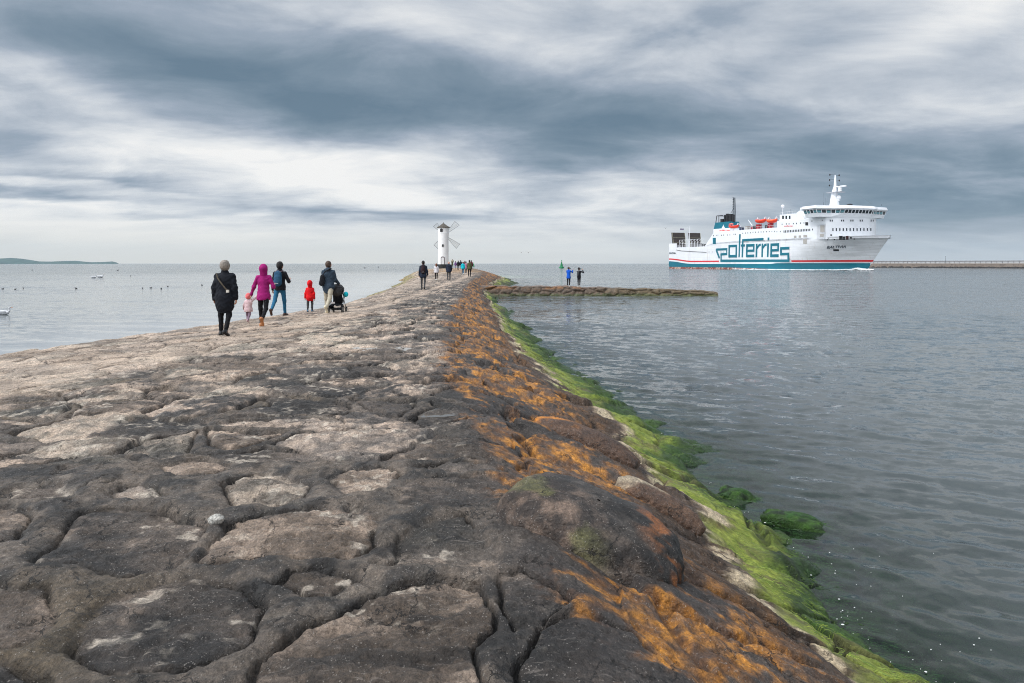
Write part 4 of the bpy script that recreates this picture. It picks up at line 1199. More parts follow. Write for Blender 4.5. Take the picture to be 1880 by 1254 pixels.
# man with the rucksack
p3 = place(514, 580)
r, s = person("tall man in black jacket and blue jeans carrying a teal rucksack", p3, 1.86, -.06, ((-22, 24), (14, 4)), ((-6, 14, 20, 5), (2, 26, 100, -22)),
              dict(m=C["black"], hem=-.03, bulk=1.0), dict(m=C["denim"], len=.95, w=1.0), C["brownshoe"], dict(m=C["darkhair"], k=1.06), h=.0125, group=WALK, feet=(-48, None))
def rucksack(p, yaw, s, H, m, label, trim, w_=.15):
    t = thing("rucksack", label, "rucksack", p, yaw)
    sz, z0 = s["sz"], s["z0"]
    zc_, y_ = (sz + z0 + .06 * H) / 2, -.19 * H / 1.8
    hh = (sz - z0) * .42
    part_sdf("bag", [("c", (0, y_, zc_ - hh * .55), (0, y_ + .02, zc_ + hh * .6), w_, w_ * .85, .62), ("c", (0, y_ - .05, zc_ - hh * .45), (0, y_ - .045, zc_ + hh * .05), w_ * .78, w_ * .7, .55)], .012, m, t, .03, rough=.004)
    mb = MB()
    for sx_ in (-1, 1): mb.tube([(sx_ * .07, y_ - .02, zc_ + hh * .95), (sx_ * .10, y_ + .10, sz + .02), (sx_ * .115, y_ + .20, sz + .035)], .017, 6)
    mb.tube([(-.04, y_ + .02, zc_ + hh * .95 + .02), (0, y_ + .01, zc_ + hh * .95 + .07), (.04, y_ + .02, zc_ + hh * .95 + .02)], .009, 6)
    mb.build("strap", trim, t, True)
    zb = MB(); zb.box(-.07, .07, y_ - .15, y_ - .128, zc_ - hh * .75, zc_ - hh * .70)
    zb.build("trim", mat("pale_trim", srgb(190, 190, 190), .6), t)
    return t
rucksack(p3, -.06, s, 1.86, cloth("teal_canvas", (42, 78, 104)), "teal rucksack with grey straps on the tall man's back", cloth("grey_webbing", (120, 106, 116)))
# child in red
p4 = place(569, 573)
person("child in a bright red hooded jacket and dark trousers, walking", p4, 1.12, .0, ((-4, 6), (12, 14)), ((4, 20, 16, 10), (-4, 14, 14, 6)),
       dict(m=C["red"], hem=-.12, hood=True, bulk=1.18, flare=1.05), dict(m=C["grey"], w=1.0), C["blueshoe"], None, h=.0115, child=1.3, group=WALK, bulk=1.1)
# man pushing the pram
p5 = place(603, 575)
r, s = person("man in a slate blue parka and beige trousers pushing a baby stroller", p5, 1.76, -.10, ((10, 4), (-20, 26)), ((10, 14, 50, 4), (16, 10, 46, 8)),
              dict(m=C["slate"], hem=-.13, bulk=1.16, downhood=True, rough=.006), dict(m=C["khaki"], w=1.16, hem=1.1), C["cream"], dict(m=C["brownhair"], k=1.0), h=.0125, group=WALK, feet=(None, -58))
t = thing("shoulder_bag", "black sling bag on the back of the man pushing the stroller", "bag", p5, -.1)
part_sdf("pouch", [("c", (-.13, -.20, s["sz"] - .20), (-.16, -.19, s["sz"] - .42), .075, .10, .6)], .012, C["black"], t, .03, rough=.003)
mb = MB(); mb.tube([(-.13, -.20, s["sz"] - .15), (-.02, -.195, s["sz"] - .02), (.09, -.14, s["sz"] + .05), (.12, -.05, s["sz"] + .07)], .018, 6); mb.build("strap", C["black"], t, True)

# stroller
ps = place(619.5, 573)
st = thing("baby_stroller", "black baby stroller with folded hood pushed along the pier", "stroller", ps, .02)
st.scale = (.92, .92, .92)
mf = mat("dark_frame", srgb(38, 38, 42), .4, metal=.4); mr = mat("tyre", srgb(20, 20, 22), .8); mgrey = mat("spoke_grey", srgb(120, 118, 116), .5)
b = MB()
for sx_ in (-.24, .24):
    b.tube([(sx_, -.34, .98), (sx_, -.20, .80), (sx_, .05, .45), (sx_, .38, .16)], .013, 6)
    b.tube([(sx_, .12, .62), (sx_, -.05, .45), (sx_, -.30, .17)], .013, 6)
b.tube([(-.24, -.34, .98), (0, -.36, 1.0), (.24, -.34, .98)], .018, 8)
b.tube([(-.24, .38, .16), (.24, .38, .16)], .012, 6); b.tube([(-.24, -.30, .17), (.24, -.30, .17)], .012, 6)
b.build("frame", mf, st, True)
for (x_, y_, R) in ((-.26, -.30, .14), (.26, -.30, .14), (-.24, .40, .09), (.24, .40, .09)):
    wb = MB(); wb.wheel((x_, y_, R + .02), (1, 0, 0), R, .022, 20, 8)
    wo = wb.build("wheel", mr, st, True)
    hb = MB(); hb.tube([(x_ - .02, y_, R + .02), (x_ + .02, y_, R + .02)], R * .62, 14); hb.build("hub", mgrey, wo, True)
part_sdf("hood", [("e", (0, -.02, .86), (.25, .30, .24))], .016, C["grey"], st, .02, [("e", (0, .28, .72), (.22, .34, .30))], .006, 4)
part_sdf("seat", [("c", (0, -.06, .80), (0, .10, .46), .17, .18, .5), ("c", (0, .10, .44), (0, .36, .48), .17, .14, .4)], .016, C["black"], st, .05)
part_sdf("footmuff", [("c", (0, .14, .50), (0, .40, .46), .15, .12, .8)], .016, C["maroon"], st, .04)
part_sdf("basket", [("c", (-.14, -.10, .24), (.14, -.10, .24), .12, .12, 1.5)], .018, C["black"], st, .04, rough=.006)
mb = MB(); mb.box(-.17, -.03, -.305, -.28, .37, .43); mb.build("label_patch", C["white"], st)
hb = MB(); hb.ell((.27, .08, .64), (.085, .10, .095), 16, 10)
tag(hb.build("sun_hat", C["turq"], None, True, ps), "round turquoise hat at the right side of the stroller", "hat")

# single walkers further on
p = place(777, 532)
r, s = person("man in black jacket and dark trousers walking alone ahead of the family", p, 1.78, .05, ((8, 4), (-10, 16)), ((-5, 12, 15), (6, 14, 20)),
              dict(m=C["navy"], hem=-.10, bulk=1.16), dict(m=C["grey"]), C["shoeb"], dict(m=C["darkhair"]), h=.018, group=WALK)
rucksack(p, .05, s, 1.78, cloth("dark_red_canvas", (44, 30, 34)), "dark rucksack on the back of the man walking alone", C["black"], .15)
p = place(801, 515)
person("person with auburn hair in white jacket and black leggings, walking", p, 1.56, 0, ((6, 4), (-8, 12)), ((0, 12, 20), (0, 12, 20)),
       dict(m=C["white"], hem=-.06, bulk=1.2), dict(m=C["legg"]), C["shoew"], dict(m=mat("auburn_hair", srgb(118, 74, 52), .7, .3, 30), k=1.1, long=True), h=.022, group=WALK)
p = place(824, 514)
person("bald man in a navy jacket with hands in front, walking toward the tower", p, 1.70, 0, ((3, 2), (-4, 6)), ((5, 16, 40, 0), (5, 16, 40, 0)),
       dict(m=C["navy"], hem=-.09, bulk=1.3), dict(m=C["grey"], w=1.1), C["shoeb"], None, h=.022, group=WALK, bulk=1.1)
p = place(862, 508)
person("man in olive jacket and black trousers standing right of the group", p, 1.82, 0, ((2, 2), (-3, 4)), ((0, 12, 14), (0, 12, 14)),
       dict(m=C["olive"], hem=-.08, bulk=1.2), dict(m=C["legg"], w=1.1), C["shoeb"], dict(m=C["darkhair"]), h=.022, group=WALK)
p = place(850, 503.5)
person("person in a turquoise jacket and blue jeans, walking", p, 1.66, 0, ((6, 4), (-8, 12)), ((0, 14, 14), (0, 14, 14)),
       dict(m=C["turq"], hem=-.06, bulk=1.3), dict(m=C["denim"], w=1.1), C["shoew"], dict(m=C["brownhair"]), h=.026, group=WALK)
p = place(855.5, 503)
person("person with dark hair in a rose jacket beside the one in turquoise", p, 1.66, 0, ((6, 4), (-8, 12)), ((0, 10, 14), (0, 10, 14)),
       dict(m=C["rose"], hem=-.16, bulk=1.1), dict(m=C["grey"]), C["shoew"], dict(m=C["darkhair"]), h=.026, group=WALK)
def far_person(px, py, H, label, top, bot, hair, shoes="shoeb", hem=-.05, **kw):
    return person(label, place(px, py), H, kw.pop("yaw", 0), ((6, 4), (-8, 12)), kw.pop("arms", ((0, 12, 14), (0, 12, 14))), dict(m=C[top], hem=hem, bulk=1.15), dict(m=C[bot]), C[shoes],
                  dict(m=C[hair]) if hair else None, h=.03, group=WALK, hands=kw.pop("hands", True))
far_person(841.3, 496.5, 1.72, "man in black with black trousers in the middle of the far group", "black", "legg", "darkhair")
far_person(836.3, 493.5, 1.60, "person in a patterned purple jacket at the left of the far group", "purple", "purple", "brownhair")
far_person(845.8, 494, 1.75, "person in navy behind the man in black in the far group", "navy", "denim", "darkhair")
far_person(853.3, 494.5, 1.72, "dark-haired person in maroon half hidden behind the turquoise jacket", "maroon", "grey", "darkhair")
far_person(865.3, 498.5, 1.78, "dark-capped person mostly hidden behind the man in olive", "maroon", "legg", "darkhair")
q = far_person(830.5, 494, 1.74, "adult in a green-grey jacket carrying a small child high on the shoulders", "olive", "grey", "brownhair", arms=((150, 20, 10), (150, 20, 10)))
x_, d_, z_ = q[0].location
person("small child in cream sitting up on an adult's shoulders near the tower", (x_, d_ - .02, z_ + 1.36), .86, 0, ((80, 85), (80, 85)), ((10, 14, 30), (10, 14, 30)),
       dict(m=C["beige"], hem=-.06, bulk=1.2), dict(m=C["beige"]), C["brownshoe"], dict(m=C["brownhair"]), h=.026, child=1.35, group=WALK, bulk=1.1)

# the pair photographing the ferry from the groyne
def on_groyne(px, y=62.6):
    x = (px - CX) / F * y
    return (x, y, float(np.interp(x, GX, GZ)) + .02)
GRP = "ferry watchers on the groyne"
pA = on_groyne(1044)
person("person in royal blue jacket and black trousers raising a camera on the groyne", pA, 1.80, -.5, ((1, 1), (-1, 2)), ((62, 20, 78, -20), (62, 24, 84, -10)),
       dict(m=C["blue"], hem=-.10, bulk=1.08), dict(m=C["legg"], w=1.05), C["shoew"], dict(m=C["brownhair"]), h=.018, group=GRP)
pB = on_groyne(1063)
r, s = person("person all in black with a small rucksack photographing from the groyne", pB, 1.76, -.6, ((2, 2), (-2, 4)), ((60, 20, 80, -20), (66, 42, 92, -30)),
              dict(m=C["black"], hem=-.12, bulk=1.1), dict(m=C["legg"]), C["shoew"], dict(m=C["darkhair"], bun=False), h=.018, group=GRP)
rucksack(pB, -.6, s, 1.76, C["grey"], "small grey and white rucksack worn by the person in black on the groyne", C["white"], .11)
for (pp, yw) in ((pA, -.5), (pB, -.6)):
    cb = MB(); cb.box(-.06, .06, .26, .33, 1.60, 1.69); cb.tube([(0, .33, 1.645), (0, .42, 1.645)], .035, 10)
    o = cb.build("camera_body", mat("camera_black", srgb(22, 22, 24), .4), None, False, pp)
    o.rotation_euler = (0, 0, yw)
    tag(o, "black camera held up by the person in " + ("royal blue" if pp is pA else "black") + " on the groyne", "camera")
# ------------------------------------------------------------------ the ferry
SP0 = np.array([107.1, 363.0]); SU = np.array([.332, -.943]); SM = np.array([.943, .332]); BEAM = 28.0; S0 = 43.0
def ship_local(px, py, w):
    """pixel of the photograph -> (X along ship, w across from the starboard side, z) on the plane w"""
    a = (px - CX) / F
    b0 = SP0 + w * SM
    s = (a * b0[1] - b0[0]) / (SU[0] - a * SU[1])
    d = b0[1] + SU[1] * s
    return s + S0, w, HC + (CY - py) / F * d
def ship_front(px, py, X):
    a = (px - CX) / F
    b0 = SP0 + SU * (X - S0)
    w_ = (a * b0[1] - b0[0]) / (SM[0] - a * SM[1])
    d = b0[1] + SM[1] * w_
    return X, w_, HC + (CY - py) / F * d
org = SP0 - S0 * SU + 14 * SM
HW = 14.0
ferry = thing("ferry", "big white passenger ferry with teal lettering, black funnel top and high bridge", "ferry", (org[0], org[1], 0), math.atan2(SU[1], SU[0]))
def Lc(X, w_, z): return (X, w_ - HW, z)         # ship local (y to port)
def hw(X, z):
    """half breadth of the hull"""
    zz = np.clip(z, -2, 15)
    x0 = np.interp(zz, [-2, 0, 8, 14.5], [78, 84, 101, 116]); xs = np.interp(zz, [-2, 0, 3, 14.5], [127.5, 129.3, 131.5, 140.8])
    r = np.clip((X - x0) / (xs - x0), 0, 1)
    p = np.interp(zz, [0, 14], [1.7, 2.3])
    aft = np.where(zz < 2.0, np.clip((X + 1.0) / 5.0, 0, 1) ** .5 * .03 + .97, 1.0)
    return HW * np.maximum(1 - r ** p, 0) ** .95 * aft
def hull_hit(px, py, out_=.05):
    a = (px - CX) / F; e = (CY - py) / F
    ds = np.arange(255, 420, .05)
    P = np.stack([a * ds, ds], 1) - SP0
    Xs = P @ SU / (SU @ SU) + S0; ws = P @ SM / (SM @ SM); zs = HC + e * ds
    ins = (ws - HW > -hw(Xs, zs)) & (Xs > 0) & (Xs < 141)
    i = int(np.argmax(ins)) if ins.any() else len(ds) // 2
    X, z = Xs[i], zs[i]
    w_ = HW - float(hw(np.array([X]), np.array([z]))[0])
    g = (float(hw(np.array([X + .3]), np.array([z]))[0]) - float(hw(np.array([X - .3]), np.array([z]))[0])) / .6
    n = np.array([-g, -1.0]); n /= np.linalg.norm(n)
    return X + n[0] * out_, w_ + n[1] * out_, z

M_WHITE = mat("ship_white", (.78, .79, .81), .42, .05, .25, dirt=((.62, .60, .56), .5, .62, .80))
_T = NT(M_WHITE.node_tree); _bs = M_WHITE.node_tree.nodes["Principled BSDF"]; _old = _bs.inputs["Base Color"].links[0].from_socket
_oc = _T.new("ShaderNodeTexCoord").outputs["Object"]
_st = _T.noise(_T.mapping(_oc, sc=(.55, .55, .05)), 1.6, 6, .65)
_c = _T.mix(_T.math("MULTIPLY", _T.maprange(_st, .56, .72), .38), _old, (.46, .36, .28, 1))
_sm = _T.noise(_T.mapping(_oc, sc=(.06, .06, .7)), 1.5, 6, .6)
_sx = _T.new("ShaderNodeSeparateXYZ"); _T.put(_sx.inputs[0], _oc)
_c = _T.mix(_T.math("MULTIPLY", _T.math("MULTIPLY", _T.maprange(_sm, .42, .62), _T.maprange(_sx.outputs[0], 88, 122)), .55), _c, (.50, .51, .52, 1))
_br = _T.new("ShaderNodeTexBrick"); _T.put(_br.inputs["Vector"], _T.mapping(_oc, rot=(PI / 2, 0, 0)))
_br.inputs["Scale"].default_value = .12; _br.inputs["Mortar Size"].default_value = .006; _br.inputs["Color1"].default_value = (1, 1, 1, 1); _br.inputs["Color2"].default_value = (.96, .96, .96, 1); _br.inputs["Mortar"].default_value = (.86, .86, .86, 1)
_T.put(_bs.inputs["Base Color"], _T.mix(1.0, _c, _br.outputs["Color"], "MULTIPLY"))
M_WHITE2 = mat("ship_cabin_white", (.80, .82, .85), .42, .04, .3)
M_TEAL = mat("ship_teal", srgb(4, 104, 122), .4, .08, .4)
M_RED = mat("ship_red", srgb(206, 34, 44), .45, .08, .4)
M_BOOT = mat("ship_boot_topping", srgb(128, 66, 54), .8, .25, .35, dirt=((.55, .42, .34), .9, .50, .58))
M_GLASS = mat("ship_glass", (.012, .02, .028), .12, .2, .5, spec=.6)
M_LGLASS = mat("ship_glass_pale", srgb(96, 150, 160), .15, .2, .5, spec=.6)  # paler glass colour for the outer wheelhouse panes
M_BLACK = mat("ship_black", (.012, .012, .014), .6, .3, .5)
M_GREY = mat("ship_vent_grey", srgb(168, 164, 158), .6, .08, 2)
M_ORANGE = mat("boat_orange", srgb(226, 62, 30), .45, .12, 1.5)
M_DKGREY = mat("ramp_brown", srgb(58, 50, 46), .7, .25, .8)

# hull shell
zsA = np.array([-1.5, 0, 1.2, 2.5, 4, 6, 8, 10, 12, 13, 14.2])
xs_ = np.concatenate([np.linspace(0, 80, 33), np.linspace(82, 126, 45), np.linspace(126.5, 140.7, 50)])
def deck_z(X):
    return np.interp(X, [0, 1, 35, 44, 60, 116, 119, 141], [12.3, 12.3, 12.3, 13.9, 14.2, 14.2, 14.2, 14.4])
vs = []; nz_ = len(zsA)
for X in xs_:
    top_ = float(deck_z(X))
    for z in zsA:
        z2 = z * top_ / 14.2 if z > 0 else z
        xst = float(np.interp(z2, [-2, 0, 3, 14.5], [127.5, 129.3, 131.5, 140.8]))
        Xq = X if X < 126 else 126 + (xst - 126) * (X - 126) / (140.7 - 126)
        vs.append((Xq, float(hw(np.array([Xq]), np.array([z2]))[0]), z2))
vs = np.array(vs); ns_ = len(xs_)
# pull the ends of each level onto the stem
hullv = np.concatenate([vs * [1, -1, 1], vs * [1, 1, 1]])
q = grid_quads(ns_, nz_)
mbh = MB()
mbh.add(hullv[:len(vs)], q); mbh.add(hullv[len(vs):], q[:, ::-1])
# stern transom and weather decks
tr = [tuple(hullv[i]) for i in range(nz_)] + [tuple(hullv[len(vs) + i]) for i in range(nz_ - 1, -1, -1)]
mbh.add(tr, [tuple(range(len(tr)))])
for i in range(ns_ - 1):
    a_, b_ = i * nz_ + nz_ - 1, (i + 1) * nz_ + nz_ - 1
    dz = np.array([0, 0, -1.0 if xs_[i] > 116 else 0])
    mbh.add([hullv[a_] + dz, hullv[b_] + dz, hullv[len(vs) + b_] + dz, hullv[len(vs) + a_] + dz], [(0, 1, 2, 3)])
mbh.build("hull", M_WHITE, ferry, True)

def strip(name, m, X0, X1, zlo, zhi, off, n=90):
    b = MB(); Xs = np.linspace(X0, X1, n)
    for sgn in (-1, 1):
        V = []
        for X in Xs:
            zl, zh = zlo(X), zhi(X)
            for z in np.linspace(zl, zh, 4):
                xx_ = min(X, float(np.interp(z, [-2, 0, 3, 14.5], [127.5, 129.3, 131.5, 140.8])) - .02)
                V.append((xx_, sgn * (float(hw(np.array([xx_]), np.array([z]))[0]) + off), z))
        b.add(V, grid_quads(n, 4))
    return b.build(name, m, ferry, True)
sheer = lambda X: 1.55 * (1 - sstep(0, 24, np.array([X]))[0])
strip("teal_band", M_TEAL, -.05, 131.2, lambda X: np.interp(X, [0, 60, 90, 131], [1.0, .9, .35, .15]), lambda X: 2.75 + sheer(X) + .35 * sstep(86, 92, np.array([X]))[0], .06, 130)
strip("boot_topping", M_BOOT, -.02, 129.6, lambda X: -1.2, lambda X: np.interp(X, [0, 60, 90, 131], [1.0, .9, .35, .15]), .04, 120)
xr0 = ship_local(1320, 479, 0)[0]; xr1 = ship_local(1451, 479, 0)[0]
strip("red_stripe", M_RED, -.05, xr0, lambda X: 3.75 + sheer(X) * .95, lambda X: 4.5 + sheer(X) * .95, .06, 60)
strip("red_stripe", M_RED, xr1, 132.6, lambda X: 3.65, lambda X: 4.4, .06, 60)
# stern corner bulwarks
for (x0, x1, y0, y1, z0_, z1_) in ((0, 8, -HW, -HW + .3, 12.3, 14.7), (0, 8, HW - .3, HW, 12.3, 14.7), (0, .3, -HW + .3, -HW + 2.4, 12.3, 14.7)):
    MB().box(x0, x1, y0, y1, z0_, z1_).build("bulwark", M_WHITE, ferry)
# house: long side wall up to the boat deck
top_s = 19.7
mb = MB()
prof = [(35.2, 12.25), (43.6, top_s), (121.0, top_s), (121.0, 13.3), (44.0, 13.3)]
mb.prism(prof, lambda X, z: (X, -HW + .0, z), lambda X, z: (X, HW - .0, z))
mb.build("deckhouse", M_WHITE2, ferry)
# rounded bow front of the house
fr = MB()
nfr = 28; pl_ = []
for i in range(nfr + 1):
    y = -HW + 2 * HW * i / nfr
    pl_.append((121.0 + 2.6 * (1 - abs(y / HW) ** 3.2), y))
poly = [(116.0, -HW)] + [(x, y) for x, y in pl_] + [(116.0, HW)]
fr.prism(poly, lambda x, y: (x, y, 13.25), lambda x, y: (x, y, 22.75))
fr.build("house_front", M_WHITE2, ferry, True)
# upper cabin tiers aft of the bridge
MB().box(91.5, 116.0, -HW, HW, top_s, 22.6).build("cabin_tier", M_WHITE2, ferry)
MB().box(92.5, 103.0, -HW + .6, HW - .6, 22.6, 25.5).build("cabin_tier", M_WHITE2, ferry)
MB().box(105.0, 116.0, -HW + 2.2, HW - 2.2, 22.6, 26.4).build("cabin_tier", M_WHITE2, ferry)
MB().hexa([(103, -HW + .8, 22.6), (108, -HW + .8, 22.6), (108, HW - .8, 22.6), (103, HW - .8, 22.6), (103, -HW + .8, 25.8), (105, -HW + .8, 26.6), (105, HW - .8, 26.6), (103, HW - .8, 25.8)]).build("awning", M_WHITE2, ferry)
# bridge with its wings: plan outline at three heights
def bridge_plan(k, o=0.0):
    return [(113.5 - o, -HW - 4.2 - k), (121.2 + o * .5, -HW - 4.6 - k), (122.4 + o, -HW + 1.5), (124.3 + k + o, -7.5), (124.5 + k + o, 0), (124.3 + k + o, 7.5), (122.4 + o, HW - 1.5), (121.2 + o * .5, HW + 4.6 + k), (113.5 - o, HW + 4.2 + k)]
def frustum(p0, z0_, p1, z1_):
    b = MB(); n = len(p0)
    v = [(x, y, z0_) for x, y in p0] + [(x, y, z1_) for x, y in p1]
    f = [tuple(range(n - 1, -1, -1)), tuple(range(n, 2 * n))] + [(i, (i + 1) % n, n + (i + 1) % n, n + i) for i in range(n)]
    return b.add(v, f)
br = frustum(bridge_plan(-.6), 22.72, bridge_plan(.1), 24.35); br.build("bridge", M_WHITE2, ferry)
p_lo, p_hi = bridge_plan(.1), bridge_plan(.75)
frustum(bridge_plan(-.1), 24.35, bridge_plan(.45), 25.75).build("bridge_core", M_GLASS, ferry)
# mullions and lighter panes round the wheelhouse
k = 0
for i in range(len(p_lo) - 1):
    (xa, ya), (xb, yb) = p_lo[i], p_lo[i + 1]; (xc_, yc_), (xd_, yd_) = p_hi[i], p_hi[i + 1]
    n = max(2, int(round(math.hypot(xb - xa, yb - ya) / 1.9)))
    for j in range(n + 1):
        if i and j == 0: continue
        tt = j / n
        b = MB().tube([(xa + (xb - xa) * tt, ya + (yb - ya) * tt, 24.3), (xc_ + (xd_ - xc_) * tt, yc_ + (yd_ - yc_) * tt, 25.8)], .17, 6)
        b.build("mullion", M_WHITE2, ferry)
    for j in range(n):
        if abs((ya + yb) / 2) < 9: continue
        t0, t1 = (j + .12) / n, (j + .88) / n
        if (j + i) % 3 == 2: continue
        e = .12
        f_ = lambda u, v, t: (u + (v - u) * t)
        b = MB().add([(f_(xa, xb, t0) + e, f_(ya, yb, t0) * 1.006, 24.45), (f_(xa, xb, t1) + e, f_(ya, yb, t1) * 1.006, 24.45), (f_(xc_, xd_, t1) + e, f_(yc_, yd_, t1) * 1.006, 25.3), (f_(xc_, xd_, t0) + e, f_(yc_, yd_, t0) * 1.006, 25.3)], [(0, 1, 2, 3)])
        b.build("pane", M_LGLASS, ferry)
frustum(bridge_plan(.5, .6), 25.75, bridge_plan(1.3, 1.0), 26.35).build("eaves", M_WHITE2, ferry)
frustum(bridge_plan(1.3, 1.0), 26.35, bridge_plan(.9, .3), 27.5).build("bridge_roof", M_WHITE2, ferry)
frustum(bridge_plan(-4.5, -2.5), 27.5, bridge_plan(-5, -2.8), 27.8).build("bridge_roof", M_WHITE2, ferry)
MB().box(108.5, 113.5, -HW - 2.2, HW + 2.2, 26.35, 27.5).build("bridge_roof", M_WHITE2, ferry)

# decals that lie on the plating (windows, vents, lettering)
def side_quad(px, py, hwid, hhgt, name, m, off=.06, par=None):
    c = [hull_hit(px + a * hwid, py + b_ * hhgt, off) for a, b_ in ((-1, 1), (1, 1), (1, -1), (-1, -1))]
    return plate([Lc(*p) for p in c], name, m, par)
def plane_quad(px, py, hwid, hhgt, w_, name, m, par=None):
    c = [ship_local(px + a * hwid, py + b_ * hhgt, w_) for a, b_ in ((-1, 1), (1, 1), (1, -1), (-1, -1))]
    return plate([Lc(*p) for p in c], name, m, par)
def plate(c, name, m, par=None, th=.05):
    c = [Vector(p) for p in c]
    n = (c[1] - c[0]).cross(c[3] - c[0]).normalized()
    b = MB().hexa([p - n * th for p in c] + list(c))
    return b.build(name, m, par or ferry)
Z1 = lambda x, y: (1200 + x * .25532, 300 + y * .25532)
for zx, zy in [(430, 520), (450, 518), (462, 517), (487, 517), (504, 516), (529, 515), (548, 514), (577, 510), (587, 510), (641, 503), (659, 501), (677, 500), (695, 498), (714, 496), (733, 495), (752, 494), (772, 493), (791, 492), (811, 491), (831, 490), (850, 489), (870, 489), (886, 491), (911, 489)]:
    p = Z1(zx, zy); plane_quad(p[0], p[1], .45, 1.15, -.06, "window", M_GLASS)
for i in range(17):
    p = Z1(937 + i * 11.55, 490 - i * .75); plane_quad(p[0], p[1], .75, 2.1, -.06, "window", M_GLASS)
p = Z1(1141, 475); plane_quad(p[0], p[1], .6, 1.6, -.06, "window", M_GLASS)
Z4 = lambda x, y: (1420 + x * .0585, 380 + y * .0585)
for zx, zy in [(268, 545), (400, 530), (487, 530), (620, 520), (720, 515), (850, 505), (955, 500), (1205, 445), (1527, 422)]:
    p = Z4(zx, zy); plane_quad(p[0], p[1], .55, 1.25, -.08, "window", M_GLASS)
p = Z4(1040, 527); plane_quad(p[0], p[1], 2.5, 2.9, -.10, "side_opening", M_BLACK)
for zx in (297, 400, 505): p = Z4(zx, 325); plane_quad(p[0], p[1], 1.5, 3.0, .5, "window", M_GLASS)
for zx, zy, a_, b_ in [(855, 320, .7, 2.6), (957, 280, .6, 1.3), (1045, 262, .5, 1.2), (1100, 262, .5, 1.2)]:
    p = Z4(zx, zy); plane_quad(p[0], p[1], a_, b_, 2.05, "window", M_GLASS)
for zx, zy, a_, b_ in [(1017, 528, 2.3, 2.2), (1051, 526, 2.2, 2.1), (1090, 523, 3.4, 2.2), (1088, 561, 3.4, 4.4), (1213, 470, 3.7, 6.2), (1209, 517, 3.6, 2.4)]:
    p = Z1(zx, zy); plane_quad(p[0], p[1], a_, b_, -.07, "vent_grille", M_GREY)
p = Z1(437, 558); side_quad(p[0], p[1], 2.8, 5.8, "side_panel", M_TEAL)
# front windows
Z5 = lambda x, y: (1500 + x * .07447, 370 + y * .07447)
def front_quad(px, py, hwid, hhgt, name, m):
    c = []
    for a, b_ in ((-1, 1), (1, 1), (1, -1), (-1, -1)):
        X = 122.0
        for _ in range(6):
            q_ = ship_front(px + a * hwid, py + b_ * hhgt, X)
            yy_ = q_[1] - HW
            X = 121.0 + 2.6 * (1 - min(abs(yy_ / HW), 1) ** 3.2) + .07
        c.append(Lc(*ship_front(px + a * hwid, py + b_ * hhgt, X)))
    return plate(c, name, m)
for zx in (325, 375, 605, 655, 835, 885, 1065, 1115, 1335, 1385): front_quad(*Z5(zx, 470), .95, 1.7, "window", M_GLASS)
for i in range(12): front_quad(*Z5(392 + i * 85, 690), 1.0, 2.6, "window", M_GLASS)
# mooring recess and fairleads on the bow
for zx, zy, a_, b_ in [(590, 895, 3.2, 3.6), (668, 905, 2.1, 2.9)]: side_quad(*Z5(zx, zy), a_, b_, "mooring_opening", M_BLACK)
side_quad(*Z5(745, 895), 2.3, 3.4, "winch", mat("winch_brown", srgb(66, 22, 20), .6))
for zx, zy, a_, b_ in [(262, 928, 1.3, 2.1), (430, 940, 1.0, .9), (835, 895, 1.8, 1.5), (920, 925, 1.4, .9), (350, 828, 1.5, 1.4)]: side_quad(*Z5(zx, zy), a_, b_, "fairlead", M_BLACK)
side_quad(1535, 459.5, 5.2, 1.7, "anchor_pocket", M_BLACK)
# knuckle line and mooring-deck slot aft
sl = MB(); pts = [hull_hit(*Z1(x, y), .07) for x, y in ((165, 622), (200, 629), (280, 634), (380, 639))]
sl.tube([Lc(*q_) for q_ in pts], .16, 6); sl.build("rubbing_strake", mat("strake_grey", srgb(96, 96, 98), .6), ferry)
for zx in (400, 424, 485, 502): side_quad(*Z1(zx, 637), 1.2, .32, "scupper", M_BLACK)

